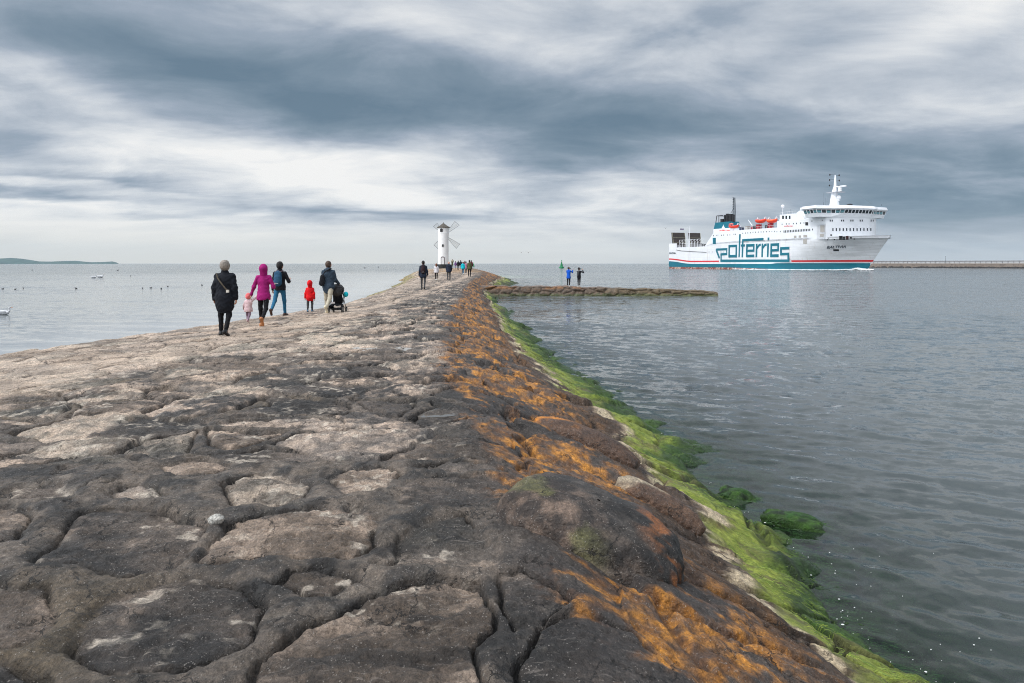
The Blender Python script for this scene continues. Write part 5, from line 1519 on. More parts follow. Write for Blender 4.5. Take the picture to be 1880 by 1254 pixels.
# the big teal lettering
LZ = lambda x, y: (1305 + x * .079787, 425 + y * .079787)
STROKES = [
 [(118, 392), (378, 380), (380, 432), (118, 442)], [(358, 384), (382, 384), (378, 545), (358, 545)], [(232, 500), (375, 492), (372, 545), (232, 552)], [(115, 440), (152, 440), (210, 590), (192, 638)],
 [(226, 505), (253, 505), (252, 695), (225, 695)], [(228, 645), (1800, 643), (1800, 700), (232, 702)],
 [(1768, 492), (1805, 490), (1805, 700), (1768, 700)], [(1600, 495), (1805, 486), (1805, 542), (1605, 550)], [(1600, 362), (1636, 360), (1636, 548), (1600, 548)], [(1602, 360), (1810, 350), (1808, 412), (1605, 420)],
 [(413, 315), (441, 313), (439, 598), (411, 598)], [(577, 308), (604, 306), (601, 598), (574, 598)], [(415, 312), (603, 303), (603, 358), (415, 365)], [(412, 540), (600, 538), (600, 598), (412, 600)],
 [(655, 62), (689, 62), (666, 592), (639, 592)],
 [(728, 175), (1215, 146), (1212, 205), (732, 224)], [(725, 182), (756, 180), (742, 592), (711, 592)], [(698, 300), (785, 295), (783, 345), (698, 350)],
 [(820, 295), (849, 293), (844, 588), (814, 588)], [(822, 293), (1005, 284), (1005, 345), (822, 351)], [(979, 288), (1008, 287), (1004, 462), (977, 462)], [(817, 420), (1003, 411), (1000, 465), (815, 471)], [(815, 535), (1000, 529), (1000, 588), (815, 590)],
 [(1045, 285), (1076, 283), (1066, 590), (1037, 590)], [(1074, 345), (1105, 290), (1150, 279), (1150, 332), (1118, 342), (1073, 405)],
 [(1172, 280), (1206, 278), (1198, 590), (1165, 590)], [(1204, 340), (1236, 286), (1284, 275), (1284, 328), (1250, 338), (1203, 400)],
 [(1303, 275), (1341, 274), (1326, 588), (1294, 588)], [(1312, 140), (1348, 138), (1344, 200), (1312, 203)],
 [(1378, 278), (1413, 276), (1406, 585), (1371, 585)], [(1380, 276), (1572, 267), (1570, 325), (1378, 335)], [(1539, 272), (1573, 271), (1566, 455), (1534, 455)], [(1375, 408), (1565, 400), (1560, 455), (1375, 463)], [(1372, 528), (1562, 521), (1560, 585), (1372, 588)]]
GROUPS = [(0, 10), (10, 14), (14, 15), (15, 18), (18, 23), (23, 25), (25, 27), (27, 29), (29, 34)]
for g0, g1 in GROUPS:
    b = MB()
    for i in range(g0, g1):
        o_ = -.10 - .012 * (i % 12)
        pts = [ship_local(*LZ(x, y), 0) for x, y in STROKES[i]]
        b.prism([(q_[0], q_[2]) for q_ in pts], lambda X, z: Lc(X, .0, z), lambda X, z, o_=o_: Lc(X, o_, z))
    b.build("letter", M_TEAL, ferry)

def text_part(txt, mapper, name, m, parent, shear=0.0, bold=0.0):
    cu = bpy.data.curves.new("txt", "FONT"); cu.body = txt; cu.size = 1; cu.shear = shear; cu.offset = bold; cu.resolution_u = 3
    o = bpy.data.objects.new("txt", cu); COL.objects.link(o)
    dg = bpy.context.evaluated_depsgraph_get()
    me0 = bpy.data.meshes.new_from_object(o.evaluated_get(dg))
    bpy.data.objects.remove(o); bpy.data.curves.remove(cu)
    V = np.array([v.co[:] for v in me0.vertices]); lo, hi = V.min(0), V.max(0)
    uv = (V[:, :2] - lo[:2]) / (hi[:2] - lo[:2])
    b = MB(); b.add([mapper(u, v) for u, v in uv], [tuple(p.vertices) for p in me0.polygons])
    bpy.data.meshes.remove(me0)
    return b.build(name, m, parent, fix=False)
def map_side(x0, y0, x1, y1, x2, y2, x3, y3, off=.14):
    """corners: lower left, lower right, upper right, upper left in photo pixels on the hull"""
    def f(u, v):
        px = (x0 * (1 - u) + x1 * u) * (1 - v) + (x3 * (1 - u) + x2 * u) * v
        py = (y0 * (1 - u) + y1 * u) * (1 - v) + (y3 * (1 - u) + y2 * u) * v
        return Lc(*hull_hit(px, py, off))
    return f
M_NAME = mat("name_navy", srgb(22, 44, 62), .5)
text_part("BALTIVIA", map_side(1518.0, 456.6, 1553.2, 455.0, 1554.0, 450.2, 1518.8, 451.8), "lettering", M_NAME, ferry, .15, .02)
text_part("BALTIVIA", map_side(1229.3, 466.3, 1241.0, 466.5, 1241.0, 463.2, 1229.3, 463.0), "lettering", M_NAME, ferry, .0, .02)

# stern ramps and aft gantry
for (wa, wb_) in ((1.6, 10.0), (13.2, 20.8)):
    fr_ = MB().hexa([Lc(1.4, wa, 12.3), Lc(2.6, wa, 12.3), Lc(2.6, wb_, 12.3), Lc(1.4, wb_, 12.3), Lc(.4, wa - .3, 21.2), Lc(1.4, wa - .3, 21.2), Lc(1.4, wb_ - .2, 21.2), Lc(.4, wb_ - .2, 21.2)])
    ro = fr_.build("stern_ramp", M_DKGREY, ferry)
    for zz_ in (15.2, 18.2):
        MB().tube([Lc(2.75 - (zz_ - 12.3) * .13, wa, zz_), Lc(2.75 - (zz_ - 12.3) * .13, wb_, zz_)], .10, 6).build("stiffener", mat("ramp_edge", srgb(150, 146, 126), .6), ro)
    for ww_ in (wa, wb_):
        MB().tube([Lc(2.7, ww_, 12.3), Lc(1.5, ww_ - .25, 21.2)], .12, 6).build("stiffener", mat("ramp_edge", srgb(150, 146, 126), .6), ro)
rl = MB()
for ww_ in (.2, 27.8):
    for X in np.arange(8, 36, 2.0): rl.tube([Lc(X, ww_, 12.2), Lc(X, ww_, 13.5)], .06, 5)
    for zz_ in (12.9, 13.5): rl.tube([Lc(8, ww_, zz_), Lc(35.5, ww_, zz_)], .05, 5)
for X in np.arange(6, 30, 3.0):
    rl.tube([Lc(X, 3.2, 12.2), Lc(X, 3.2, 16.6)], .09, 5); rl.tube([Lc(X, 3.2, 14.4), Lc(X + 3, 3.2, 16.6)], .06, 5)
rl.tube([Lc(6, 3.2, 16.6), Lc(30, 3.2, 16.6)], .08, 5); rl.tube([Lc(6, 3.2, 14.4), Lc(30, 3.2, 14.4)], .08, 5)
rl.build("railing", M_WHITE, ferry)
for X, ww_, zz_, s_ in [(3.2, 1.2, 12.3, .8), (5.2, 1.1, 12.3, .9), (7.6, 1.2, 12.3, .7), (22, 6, 12.3, 1.2), (26, 5, 12.3, 1.0), (31, 4, 12.3, .9)]:
    b = MB(); b.tube([Lc(X - s_, ww_, zz_ + s_), Lc(X + s_, ww_, zz_ + s_)], s_ * .7, 10); b.box(X - s_, X - s_ * .7, ww_ - HW - s_, ww_ - HW + s_, zz_ - .1, zz_ + 1.3 * s_); b.build("deck_winch", M_BLACK, ferry)
am = MB(); am.tube([Lc(3, 12, 12.3), Lc(3, 12, 25.0)], [.25, .12], 8); am.tube([Lc(3, 8.5, 24.0), Lc(3, 12, 24.0)], .08, 5); am.build("stern_mast", M_WHITE, ferry, True)
MB().box(2.9, 3.0, 5.6 - HW, 8.2 - HW, 22.8, 23.6).build("flag", mat("flag_cloth", srgb(120, 112, 134), .8), ferry)

# funnel
Z2 = lambda x, y: (1300 + x * .074468, 360 + y * .074468)
wf = 7.0
def fl(x, y, w_=wf): return ship_local(*Z2(x, y), w_)
xa = fl(225, 815)[0]; xb = fl(640, 815)[0]; za = fl(230, 875)[2]; zt_ = fl(400, 648)[2]; zm_ = fl(300, 812)[2]
def funnel_sec(x0, x1, z0_, z1_, sh0, sh1, w0=4.5, w1=10.5):
    return MB().hexa([Lc(x0 + sh0, w0, z0_), Lc(x1, w0, z0_), Lc(x1, w1, z0_), Lc(x0 + sh0, w1, z0_), Lc(x0 + sh1, w0, z1_), Lc(x1 - .3, w0, z1_), Lc(x1 - .3, w1, z1_), Lc(x0 + sh1, w1, z1_)])
fu = funnel_sec(xa, xb, top_s, zm_, 0, .2).build("funnel", M_WHITE2, ferry)
funnel_sec(xa, xb, zm_, zt_, .2, 1.6).build("teal_casing", M_TEAL, fu)
ztop = fl(500, 440)[2]
for (x0, x1, y0, y1) in ((450, 510, 440, 660), (520, 600, 448, 665), (595, 650, 462, 690), (320, 395, 570, 640), (398, 440, 470, 650)):
    a_ = fl(x0, y0); b_ = fl(x1, y1)
    xm = (a_[0] + b_[0]) / 2; rr_ = abs(b_[0] - a_[0]) / 2 * .9
    for ww_ in (7.0,):
        MB().tube([Lc(xm, ww_, zt_ - .2), Lc(xm, ww_, a_[2])], rr_, 14).build("exhaust_pipe", M_BLACK, fu, True)
b = MB(); xg0, zg0 = fl(300, 490)[0], fl(300, 490)[2]
for ww_ in (4.8, 10.2):
    b.tube([Lc(xa + 1.8, ww_, zt_), Lc(xg0, ww_, zg0), Lc(fl(440, 480)[0], ww_, fl(440, 480)[2])], .22, 6)
    b.tube([Lc(fl(350, 500)[0], ww_, zt_), Lc(fl(350, 500)[0], ww_, zg0)], .18, 6)
b.tube([Lc(xg0, 4.8, zg0), Lc(xg0, 10.2, zg0)], .2, 6); b.build("funnel_frame", M_BLACK, fu)
# white crown emblem on the funnel side
em = [fl(*q_, 4.4) for q_ in ((335, 800), (348, 765), (365, 745), (378, 700), (392, 745), (405, 765), (420, 800), (420, 830), (335, 830))]
MB().prism([(q_[0], q_[2]) for q_ in em], lambda X, z: Lc(X, 4.4, z), lambda X, z: Lc(X, 4.32, z)).build("emblem", M_WHITE, fu)
def map_plane(x0, y0, x1, y1, w_):
    def f(u, v): return Lc(*ship_local(x0 + (x1 - x0) * u, y0 + (y1 - y0) * v, w_))
    return f
M_ORRED = mat("orange_red_paint", srgb(232, 74, 66), .5)
a_, b_ = Z2(272, 872), Z2(535, 826)
text_part("polferries", map_plane(a_[0], a_[1], b_[0], b_[1], 4.30), "lettering", M_ORRED, fu, .1, .03)
a_, b_ = Z4(335, 625), Z4(600, 575)
text_part("polferries", map_plane(a_[0], a_[1], b_[0], b_[1], -.10), "lettering", M_ORRED, ferry, .25, .03)
# lattice mast by the funnel
lm = MB(); q0 = fl(645, 700, 10); q1 = fl(645, 40, 10)
for ox_, oy_ in ((-.7, -.5), (.7, -.5), (.7, .5), (-.7, .5)): lm.tube([Lc(q0[0] + ox_, 10 + oy_, q0[2]), Lc(q1[0] + ox_ * .5, 10 + oy_ * .5, q1[2])], .16, 5)
nl = 16
for i in range(nl):
    za_ = q0[2] + (q1[2] - q0[2]) * i / nl; zb_ = q0[2] + (q1[2] - q0[2]) * (i + 1) / nl
    lm.tube([Lc(q0[0] - .6, 9.5, za_), Lc(q0[0] + .6, 9.5, zb_)], .09, 4); lm.tube([Lc(q0[0] - .8, 9.5, zb_), Lc(q0[0] + .6, 9.5, zb_)], .1, 4)
lm.tube([Lc(fl(560, 420, 10)[0], 10, fl(560, 420, 10)[2]), Lc(q0[0], 10, fl(600, 290, 10)[2])], .1, 5)
lm.build("lattice_mast", mat("mast_dark", srgb(40, 52, 62), .6), ferry)

# main mast over the bridge
Zm = lambda x, y: (1420 + x * .15152, 310 + y * .15152)
def mm_(x, y, w_=14.0): return ship_local(*Zm(x, y), w_)
q = [mm_(738, 445), mm_(738, 300), mm_(747, 215), mm_(749, 75)]
ms = MB().tube([Lc(*p_) for p_ in q], [2.1, 1.35, .65, .3], 12)
mast = ms.build("mast", M_WHITE2, ferry, True)
b = MB(); a_ = mm_(715, 288); b2_ = mm_(818, 285); b.hexa([Lc(a_[0] - 1, 11.5, a_[2] - .25), Lc(b2_[0], 11.5, a_[2] - .25), Lc(b2_[0], 16.5, a_[2] - .25), Lc(a_[0] - 1, 16.5, a_[2] - .25), Lc(a_[0] - 1, 11.5, a_[2]), Lc(b2_[0], 11.5, a_[2]), Lc(b2_[0], 16.5, a_[2]), Lc(a_[0] - 1, 16.5, a_[2])])
b.build("radar_platform", mat("platform_grey", srgb(170, 172, 178), .5), mast)  # platform in one plain light grey
a_ = mm_(765, 218); b2_ = mm_(880, 208)
MB().tube([Lc(*a_), Lc(*b2_)], .38, 8).build("radar_scanner", M_WHITE, mast)
a_ = mm_(805, 275); b2_ = mm_(805, 225); MB().tube([Lc(*a_), Lc(*b2_)], [.9, .7], 10).build("radar_turret", M_WHITE, mast, True)
a_ = mm_(745, 385); b2_ = mm_(800, 375); MB().tube([Lc(*a_), Lc(*b2_)], .4, 8).build("bracket", M_WHITE, mast)
a_ = mm_(792, 345); MB().ell(Lc(*a_), (.9, .9, 1.0)).build("radome", M_WHITE, mast, True)
for x_, y_ in ((683, 72), (680, 135), (677, 202), (795, 78), (797, 142), (795, 208)):
    p_ = mm_(x_, y_); o_ = MB().ell(Lc(*p_), (.28, .28, .45), 8, 6); o_.tube([Lc(mm_(748, y_)[0], 14, p_[2]), Lc(*p_)], .05, 4); o_.build("signal_lamp", M_BLACK, mast)
p_ = mm_(113, 455, 10); b = MB().ell(Lc(*p_), (.85, .85, .85)); b.tube([Lc(p_[0], 10, 25.4), Lc(*p_)], .12, 6); b.build("radome", M_WHITE, ferry, True)
for x_, y0_, y1_, w_, r_ in ((605, 440, 405, 8, .12), (610, 445, 290, 14, .06), (632, 445, 350, 13, .06), (660, 440, 320, 12, .08), (210, 540, 488, 6, .08), (1308, 450, 428, 27, .1)):
    a_, b2_ = mm_(x_, y0_, w_), mm_(x_, y1_, w_)
    MB().tube([Lc(*a_), Lc(*b2_)], r_, 5).build("antenna", mat("antenna_grey", srgb(110, 120, 130), .5), ferry)
p_ = mm_(922, 438, 10); MB().ell(Lc(*p_), (1.4, 1.0, .5)).build("searchlight", M_BLACK, ferry)
sm = MB(); a_ = mm_(880, 210); b2_ = mm_(1185, 420, 20); sm.tube([Lc(*a_), Lc(*b2_)], .04, 4); sm.build("stay", mat("wire_grey", srgb(120, 130, 140), .5), mast)
# boat deck railings, crates
rl = MB()
for ww_ in (.15,):
    for X in np.arange(44, 92, 2.0): rl.tube([Lc(X, ww_, top_s), Lc(X, ww_, top_s + 1.1)], .05, 4)
    rl.tube([Lc(44, ww_, top_s + 1.1), Lc(92, ww_, top_s + 1.1)], .05, 4)
for X in np.arange(92.6, 103, 1.6): rl.tube([Lc(X, .7, 25.5), Lc(X, .7, 26.6)], .05, 4)
rl.tube([Lc(92.6, .7, 26.6), Lc(103, .7, 26.6)], .05, 4); rl.build("railing", M_WHITE, ferry)
for x_, y_, w_, s_, m_ in ((1250, 785, 2.5, 1.1, mat("locker_red", srgb(150, 30, 40), .5)), (1540, 755, 2.5, 1.1, mat("locker_red", srgb(150, 30, 40), .5)), (825, 825, 2.5, .8, mat("locker_navy", srgb(44, 50, 76), .5)), (970, 800, 3, .9, M_GREY), (1165, 770, 3, .8, M_BLACK), (1465, 760, 3, .8, M_BLACK), (1105, 770, 4, .7, mat("locker_red", srgb(150, 30, 40), .5))):
    p_ = fl(x_, y_, w_); b = MB().box(p_[0] - s_, p_[0] + s_, w_ - HW - .8, w_ - HW + .8, top_s, top_s + 2 * s_); b.box(p_[0] - s_ * 1.08, p_[0] + s_ * 1.08, w_ - HW - .9, w_ - HW + .9, top_s + 2 * s_, top_s + 2 * s_ + .12); b.build("deck_locker", m_, ferry)
p0_, p1_ = fl(985, 585, 3), fl(1090, 730, 3); MB().tube([Lc(*p0_), Lc(*p1_)], [.12, .25], 6).build("crane_boom", M_WHITE, ferry)
# lifeboats in their davits
FR = ferry.matrix_basis.to_3x3() if False else Matrix.Rotation(math.atan2(SU[1], SU[0]), 3, "Z")
def lifeboat(x0, x1, yc, hgt, label, w_, cover):
    a_, b_ = fl(x0, yc, w_), fl(x1, yc, w_)
    Lh = (b_[0] - a_[0]) / 2; xm = (a_[0] + b_[0]) / 2; zc_ = (a_[2] + b_[2]) / 2
    pos = Vector((org[0], org[1], 0)) + FR @ Vector((xm, w_ - HW, zc_))
    t = thing("lifeboat", label, "lifeboat", pos, math.atan2(SU[1], SU[0]), "orange lifeboats along the boat deck")
    V = []; n = 24; m_ = 10
    for i in range(n + 1):
        u = -1 + 2 * i / n
        bw = max(1 - abs(u) ** 2.6, .0) ** .6; sh = hgt * .35 * u * u
        for j in range(m_ + 1):
            th = PI * j / m_
            V.append((u * Lh, -math.cos(th) * 1.5 * bw, sh - math.sin(th) * hgt * .55 * bw ** .5))
    mb = MB(); mb.add(V, grid_quads(n + 1, m_ + 1)); mb.build("boat_hull", M_ORANGE, t, True)
    V = []
    for i in range(n + 1):
        u = -1 + 2 * i / n
        bw = max(1 - abs(u) ** 2.6, .0) ** .6; sh = hgt * .35 * u * u
        for j in range(m_ + 1):
            th = PI * j / m_
            V.append((u * Lh, -math.cos(th) * 1.45 * bw, sh + math.sin(th) * hgt * .40 * bw ** .5))
    mb = MB(); mb.add(V, grid_quads(n + 1, m_ + 1)); mb.build("canopy", cover, t, True)
    for u in (-.72, .72):
        d_ = MB(); d_.tube([(u * Lh, 1.8, -zc_ + top_s), (u * Lh, 2.2, hgt * .3), (u * Lh, .4, hgt * 1.0), (u * Lh, 0, hgt * .55)], .22, 6)
        d_.build("davit", M_WHITE, t, True)
    return t
cov = mat("boat_cover", srgb(232, 96, 52), .5, .1, 1)
lifeboat(1170, 1425, 620, 1.9, "orange lifeboat in davits on the ferry, the middle of three along its side", 2.2, M_ORANGE)
lifeboat(1450, 1700, 618, 1.9, "orange lifeboat nearest the ferry's bridge, hung beside another like it", 2.2, cov)
lifeboat(520, 750, 760, 1.7, "red-orange rescue boat slung low beside the ferry's funnel", 2.2, mat("boat_red", srgb(206, 48, 36), .5, .1, 1))
ac = MB(); pts = [fl(525, 760, 2.2), fl(530, 695, 2.2), fl(575, 680, 2.2), fl(610, 690, 2.2)]; ac.tube([Lc(*p_) for p_ in pts], .4, 8); ac.build("davit_arch", mat("arch_salmon", srgb(232, 128, 116), .5), ferry, True)
# bow wave and wake foam
def foam_patch(name, pts, lab=None):
    pass
fm = MB(); rs2 = np.random.RandomState(3)
for i in range(1500):
    u = rs2.rand() ** 1.4; X = 127 - u * 66
    hwid = float(hw(np.array([max(X, 20)]), np.array([0.0]))[0])
    y = -hwid - .2 - abs(rs2.normal()) * (.35 + 2.2 * u * (1 - u) * 2)
    s_ = .15 + .5 * rs2.rand(); z = .05 + (.8 * math.exp(-u * 16) + .14) * rs2.rand()
    fm.ell((X, y, z), (s_ * 2.8, s_, s_ * .30), 6, 4)
for i in range(130):
    X = 126.5 + rs2.rand() * 5.5; y = -(1 - (X - 126.5) / 5.5) * 2.4 - rs2.rand() * 1.2; s_ = .3 + .5 * rs2.rand()
    fm.ell((X, y, .1 + rs2.rand() * (.8 * (1 - (X - 126.5) / 7))), (s_ * 1.6, s_, s_ * .6), 6, 4)
o = fm.build("bow_wave", mat("foam", (.82, .85, .86), .7, .05, 3), None, True, None, fix=False)
o.location = (org[0], org[1], 0); o.rotation_euler = (0, 0, math.atan2(SU[1], SU[0])); tag(o, kind="stuff")
# ------------------------------------------------------------------ windmill-shaped beacon tower
TD = 152.0
def tx(px, d=TD): return (px - CX) / F * d
def tz(py, d=TD): return HC + (CY - py) / F * d
tcx = tx(814.0)
M_PLASTER = mat("white_plaster", (.86, .86, .86), .75, .05, 1.2, .2, 8, dirt=((.62, .60, .56), 1.1, .62, .95))
M_ROOF = mat("roof_shingle", srgb(84, 78, 70), .8, .25, 5, .5, 12)
M_SAIL = mat("sail_timber", srgb(176, 178, 176), .7, .1, 3)
M_DARK = mat("dark_opening", (.015, .015, .017), .4, .2, 3)
gz0 = tz(491.0)
tower = thing("windmill_beacon", "white round beacon tower shaped like a windmill with four lattice sails and dark conical roof", "tower", (tcx, TD, 0))
k9 = TD / F / 9.65
zb_, ze_ = tz(485.2), tz(395 + 215 / 9.65)
MB().lathe([(9.6 * TD / F, zb_), (9.55 * TD / F, zb_ + 2), (9.45 * TD / F, ze_ - 2.2), (9.9 * TD / F, ze_ - 1.6), (9.9 * TD / F, ze_)], 40).build("tower_body", M_PLASTER, tower, True)
MB().lathe([(9.75 * TD / F, tz(395 + 325 / 9.65)), (10.15 * TD / F, tz(395 + 322 / 9.65)), (10.15 * TD / F, tz(395 + 316 / 9.65)), (9.95 * TD / F, tz(395 + 313 / 9.65))], 40).build("cornice", M_PLASTER, tower, True)
MB().lathe([(12.0 * TD / F, ze_ - .12), (12.0 * TD / F, ze_ + .02), (7.0 * TD / F, ze_ + .36 * (tz(395 + 138 / 9.65) - ze_)), (.03, tz(395 + 138 / 9.65))], 12).build("roof", M_ROOF, tower)
MB().tube([(0, 0, tz(409.5)), (0, 0, tz(407.6))], .05, 6).build("finial", M_ROOF, tower)
MB().lathe([(11.5 * TD / F, gz0 - 1.6), (12.0 * TD / F, tz(486.6)), (12.0 * TD / F, zb_)], 40).build("plinth", mat("plinth_black", (.02, .02, .02), .7, .3, 3), tower)
def arch(cx_px, x0p, x1p, y0p, ytopp, name, m, off, par, springp=None):
    """arched opening on the face of the tower turned to the viewer"""
    pts = []
    x0, x1 = (x0p - cx_px) * TD / F, (x1p - cx_px) * TD / F
    z0_, z1_ = tz(y0p), tz(ytopp)
    r = (x1 - x0) / 2; hz_ = max(z1_ - r * .75, z0_) if springp is None else tz(springp)
    pts = [(x0, z0_), (x1, z0_)] + [((x0 + x1) / 2 + r * math.cos(a), hz_ + (z1_ - hz_) * math.sin(a)) for a in np.linspace(0, PI, 11)]
    R = 9.6 * TD / F
    yf = lambda x: -math.sqrt(max(R * R - x * x, .01)) - off
    return MB().prism(pts, lambda x, z: (x, yf(x) + .25, z), lambda x, z: (x, yf(x), z)).build(name, m, par)
Zl = lambda x, y: (780 + x / 9.65, 395 + y / 9.65)
cxp = 814.0
sdoor = mat("door_surround", srgb(120, 112, 116), .7, .15, 3)
a_, b_ = Zl(290, 870), Zl(362, 733); df = arch(cxp, a_[0], b_[0], 485.15, b_[1], "door_surround", sdoor, .06, tower)
a_, b_ = Zl(302, 870), Zl(350, 750); arch(cxp, a_[0], b_[0], 485.1, b_[1], "door", mat("door_white", (.74, .74, .74), .5), .10, df)
a_, b_ = Zl(278, 300), Zl(326, 240); wf_ = arch(cxp, a_[0], b_[0], a_[1], b_[1], "window", mat("window_frame_dark", srgb(70, 70, 72), .6), .14, tower)
for (xa_, xb_) in ((284, 300), (304, 320)):
    a_, b_ = Zl(xa_, 296), Zl(xb_, 248); arch(cxp, a_[0], b_[0], a_[1], b_[1], "pane", M_DARK, .18, wf_)
a_, b_ = Zl(314, 562), Zl(342, 520); arch(cxp, a_[0], b_[0], a_[1], b_[1], "window", M_DARK, .10, tower, springp=b_[1] + .2)
# sails behind the tower, each a tapering lattice frame
hub = (tx(780 + 330 / 9.65) - tcx, 3.1, tz(395 + 345 / 9.65))
MB().tube([(hub[0], .8, hub[2]), (hub[0], 3.3, hub[2])], .16, 10).build("sail_axle", M_SAIL, tower, True)
for (p, q) in (((510, 95), (592, 165)), ((602, 505), (537, 587)), ((205, 592), (130, 518)), ((122, 192), (192, 128))):
    P_ = [(tx(780 + a / 9.65) - tcx, tz(395 + b / 9.65)) for a, b in (p, q)]
    V = lambda u, v: Vector((hub[0] + (P_[0][0] - hub[0]) * v * (1 - u) + (P_[1][0] - hub[0]) * v * u, hub[1], hub[2] + (P_[0][1] - hub[2]) * v * (1 - u) + (P_[1][1] - hub[2]) * v * u))
    b = MB()
    for u, r_ in ((0, .035), (1, .035)): b.tube([V(u, .06), V(u, 1)], r_, 6)
    b.tube([V(0, 1), V(1, 1)], .04, 6)
    so = b.build("sail", mat("sail_edge", srgb(88, 92, 96), .7), tower)
    b = MB()
    for i in range(1, 9): b.tube([V(0, .12 + .11 * i), V(1, .12 + .11 * i)], .018, 4)
    for u in (.2, .4, .6, .8): b.tube([V(u, .2), V(u, 1)], .016, 4)
    b.build("lattice", M_SAIL, so)
    b = MB(); n_ = Vector((0, .012, 0))
    b.add([V(.0, .22) + n_, V(1., .22) + n_, V(1., .99) + n_, V(.0, .99) + n_], [(0, 1, 2, 3)])
    msh = bpy.data.materials.get("sail_mesh")
    if not msh:
        msh = bpy.data.materials.new("sail_mesh"); msh.use_nodes = True; Tm = NT(msh.node_tree); bm_ = msh.node_tree.nodes["Principled BSDF"]
        bm_.inputs["Base Color"].default_value = (.62, .63, .63, 1); bm_.inputs["Roughness"].default_value = .8
        tcm = Tm.new("ShaderNodeTexCoord").outputs["Object"]
        wv1 = Tm.new("ShaderNodeTexChecker"); wv1.inputs["Scale"].default_value = 14; Tm.put(wv1.inputs[0], tcm)
        Tm.put(bm_.inputs["Alpha"], Tm.maprange(wv1.outputs["Fac"], 0, 1, .06, .22))
    b.build("netting", msh, so)

# ------------------------------------------------------------------ far harbour breakwater on the right
def fb(px, z, d): return ((px - CX) / F * d, d, z)
dl, dr_ = 520.0, 372.0
A_ = np.array([(1500 - CX) / F * 545, 545.0]); B_ = np.array([(2300 - CX) / F * 330, 330.0])
dirv = (B_ - A_) / np.linalg.norm(B_ - A_); Lw = np.linalg.norm(B_ - A_); ang_ = math.atan2(dirv[1], dirv[0])
bw_ = thing("breakwater", "long low grey-brown harbour breakwater with a parapet, right of the ferry", "breakwater", (A_[0], A_[1], 0), ang_)
M_CONC = mat("breakwater_concrete", srgb(134, 122, 112), .85, .18, .25, dirt=((.16, .13, .11), .5, .5, .62))
MB().box(0, Lw, -.5, 6, -2, 3.0).build("quay_wall", M_CONC, bw_)
MB().box(0, Lw, -.62, -.5, 2.7, 3.05).build("coping", mat("coping_tan", srgb(150, 138, 126), .8, .1, .5), bw_)
rl = MB()
for X in np.arange(1, Lw, 3.2): rl.box(X, X + .3, 3.0, 3.4, 3.0, 4.75)
rl.box(0, Lw, 3.0, 3.4, 4.6, 4.85)
rl.build("railing", mat("parapet_posts", srgb(150, 150, 154), .8), bw_)
MB().box(0, Lw, 3.41, 3.6, 3.0, 4.6).build("parapet", mat("parapet_grey", srgb(176, 178, 180), .8, .12, .6), bw_)
rk = MB(); rs3 = np.random.RandomState(8)
for i in range(420):
    X = rs3.rand() * Lw; s_ = .5 + .8 * rs3.rand()
    rk.ell((X, -1.4 - rs3.rand() * 2, .1), (s_ * 1.4, s_, s_ * .8), 6, 4, Euler((0, 0, rs3.rand() * 3)).to_matrix())
o = rk.build("riprap", mat("riprap_dark", srgb(50, 48, 48), .9, .3, .4), None, False, None, fix=False); o.location = (A_[0], A_[1], 0); o.rotation_euler = (0, 0, ang_); tag(o, kind="stuff")
def bw_point(px):
    # where the ray of a pixel column meets the wall line
    a = (px - CX) / F
    t_ = (a * A_[1] - A_[0]) / (dirv[0] - a * dirv[1])
    return A_ + dirv * t_
pp = bw_point(1743); lp = thing("lamp_post", "thin grey lamp post standing on the far breakwater", "lamp post", (pp[0], pp[1] + 4, 3.0))
b = MB(); b.tube([(0, 0, 0), (0, 0, 4.4)], [.12, .07], 8); b.build("pole", mat("pole_grey", srgb(90, 96, 102), .5), lp, True)
b = MB(); b.lathe([(.05, 4.4), (.22, 4.42), (.24, 4.6), (.05, 4.72)], 10); b.build("lamp_head", mat("pole_grey", srgb(90, 96, 102), .5), lp, True)

# ------------------------------------------------------------------ buoys
M_BUOY = mat("buoy_green", srgb(8, 122, 70), .5, .15, 1.2)
def buoy(px, pyb, pyt, label):
    d = HC * F / (pyb - CY); x = (px - CX) / F * d
    k = (pyb - pyt) / F * d / 5.2
    t = thing("buoy", label, "buoy", (x, d, 0), 0, "green channel buoys")
    MB().lathe([(1.3 * k, -.4 * k), (1.55 * k, .1 * k), (1.55 * k, .6 * k), (1.35 * k, .85 * k), (.95 * k, .95 * k)], 24).build("float", M_BUOY, t, True)
    b = MB()
    for i in range(6):
        a = i * PI / 3; b.tube([(math.cos(a) * .9 * k, math.sin(a) * .9 * k, .9 * k), (math.cos(a) * .28 * k, math.sin(a) * .28 * k, 3.4 * k)], .08 * k, 5)
    b.lathe([(.84 * k, 1.0 * k), (.66 * k, 2.0 * k), (.32 * k, 3.3 * k)], 16)
    b.build("lattice_tower", M_BUOY, t)
    MB().lathe([(.02 * k, 3.4 * k), (.34 * k, 3.45 * k), (.30 * k, 4.1 * k), (.06 * k, 4.2 * k)], 12).build("lantern", M_BUOY, t, True)
    MB().lathe([(.36 * k, 4.5 * k), (.02 * k, 5.2 * k)], 12).build("topmark", M_BUOY, t, True)
buoy(1031, 492.3, 477.0, "green conical buoy floating beyond the groyne, left of the two ferry watchers")
buoy(869.2, 489.2, 481.6, "smaller green buoy on the water just right of the far group of walkers")

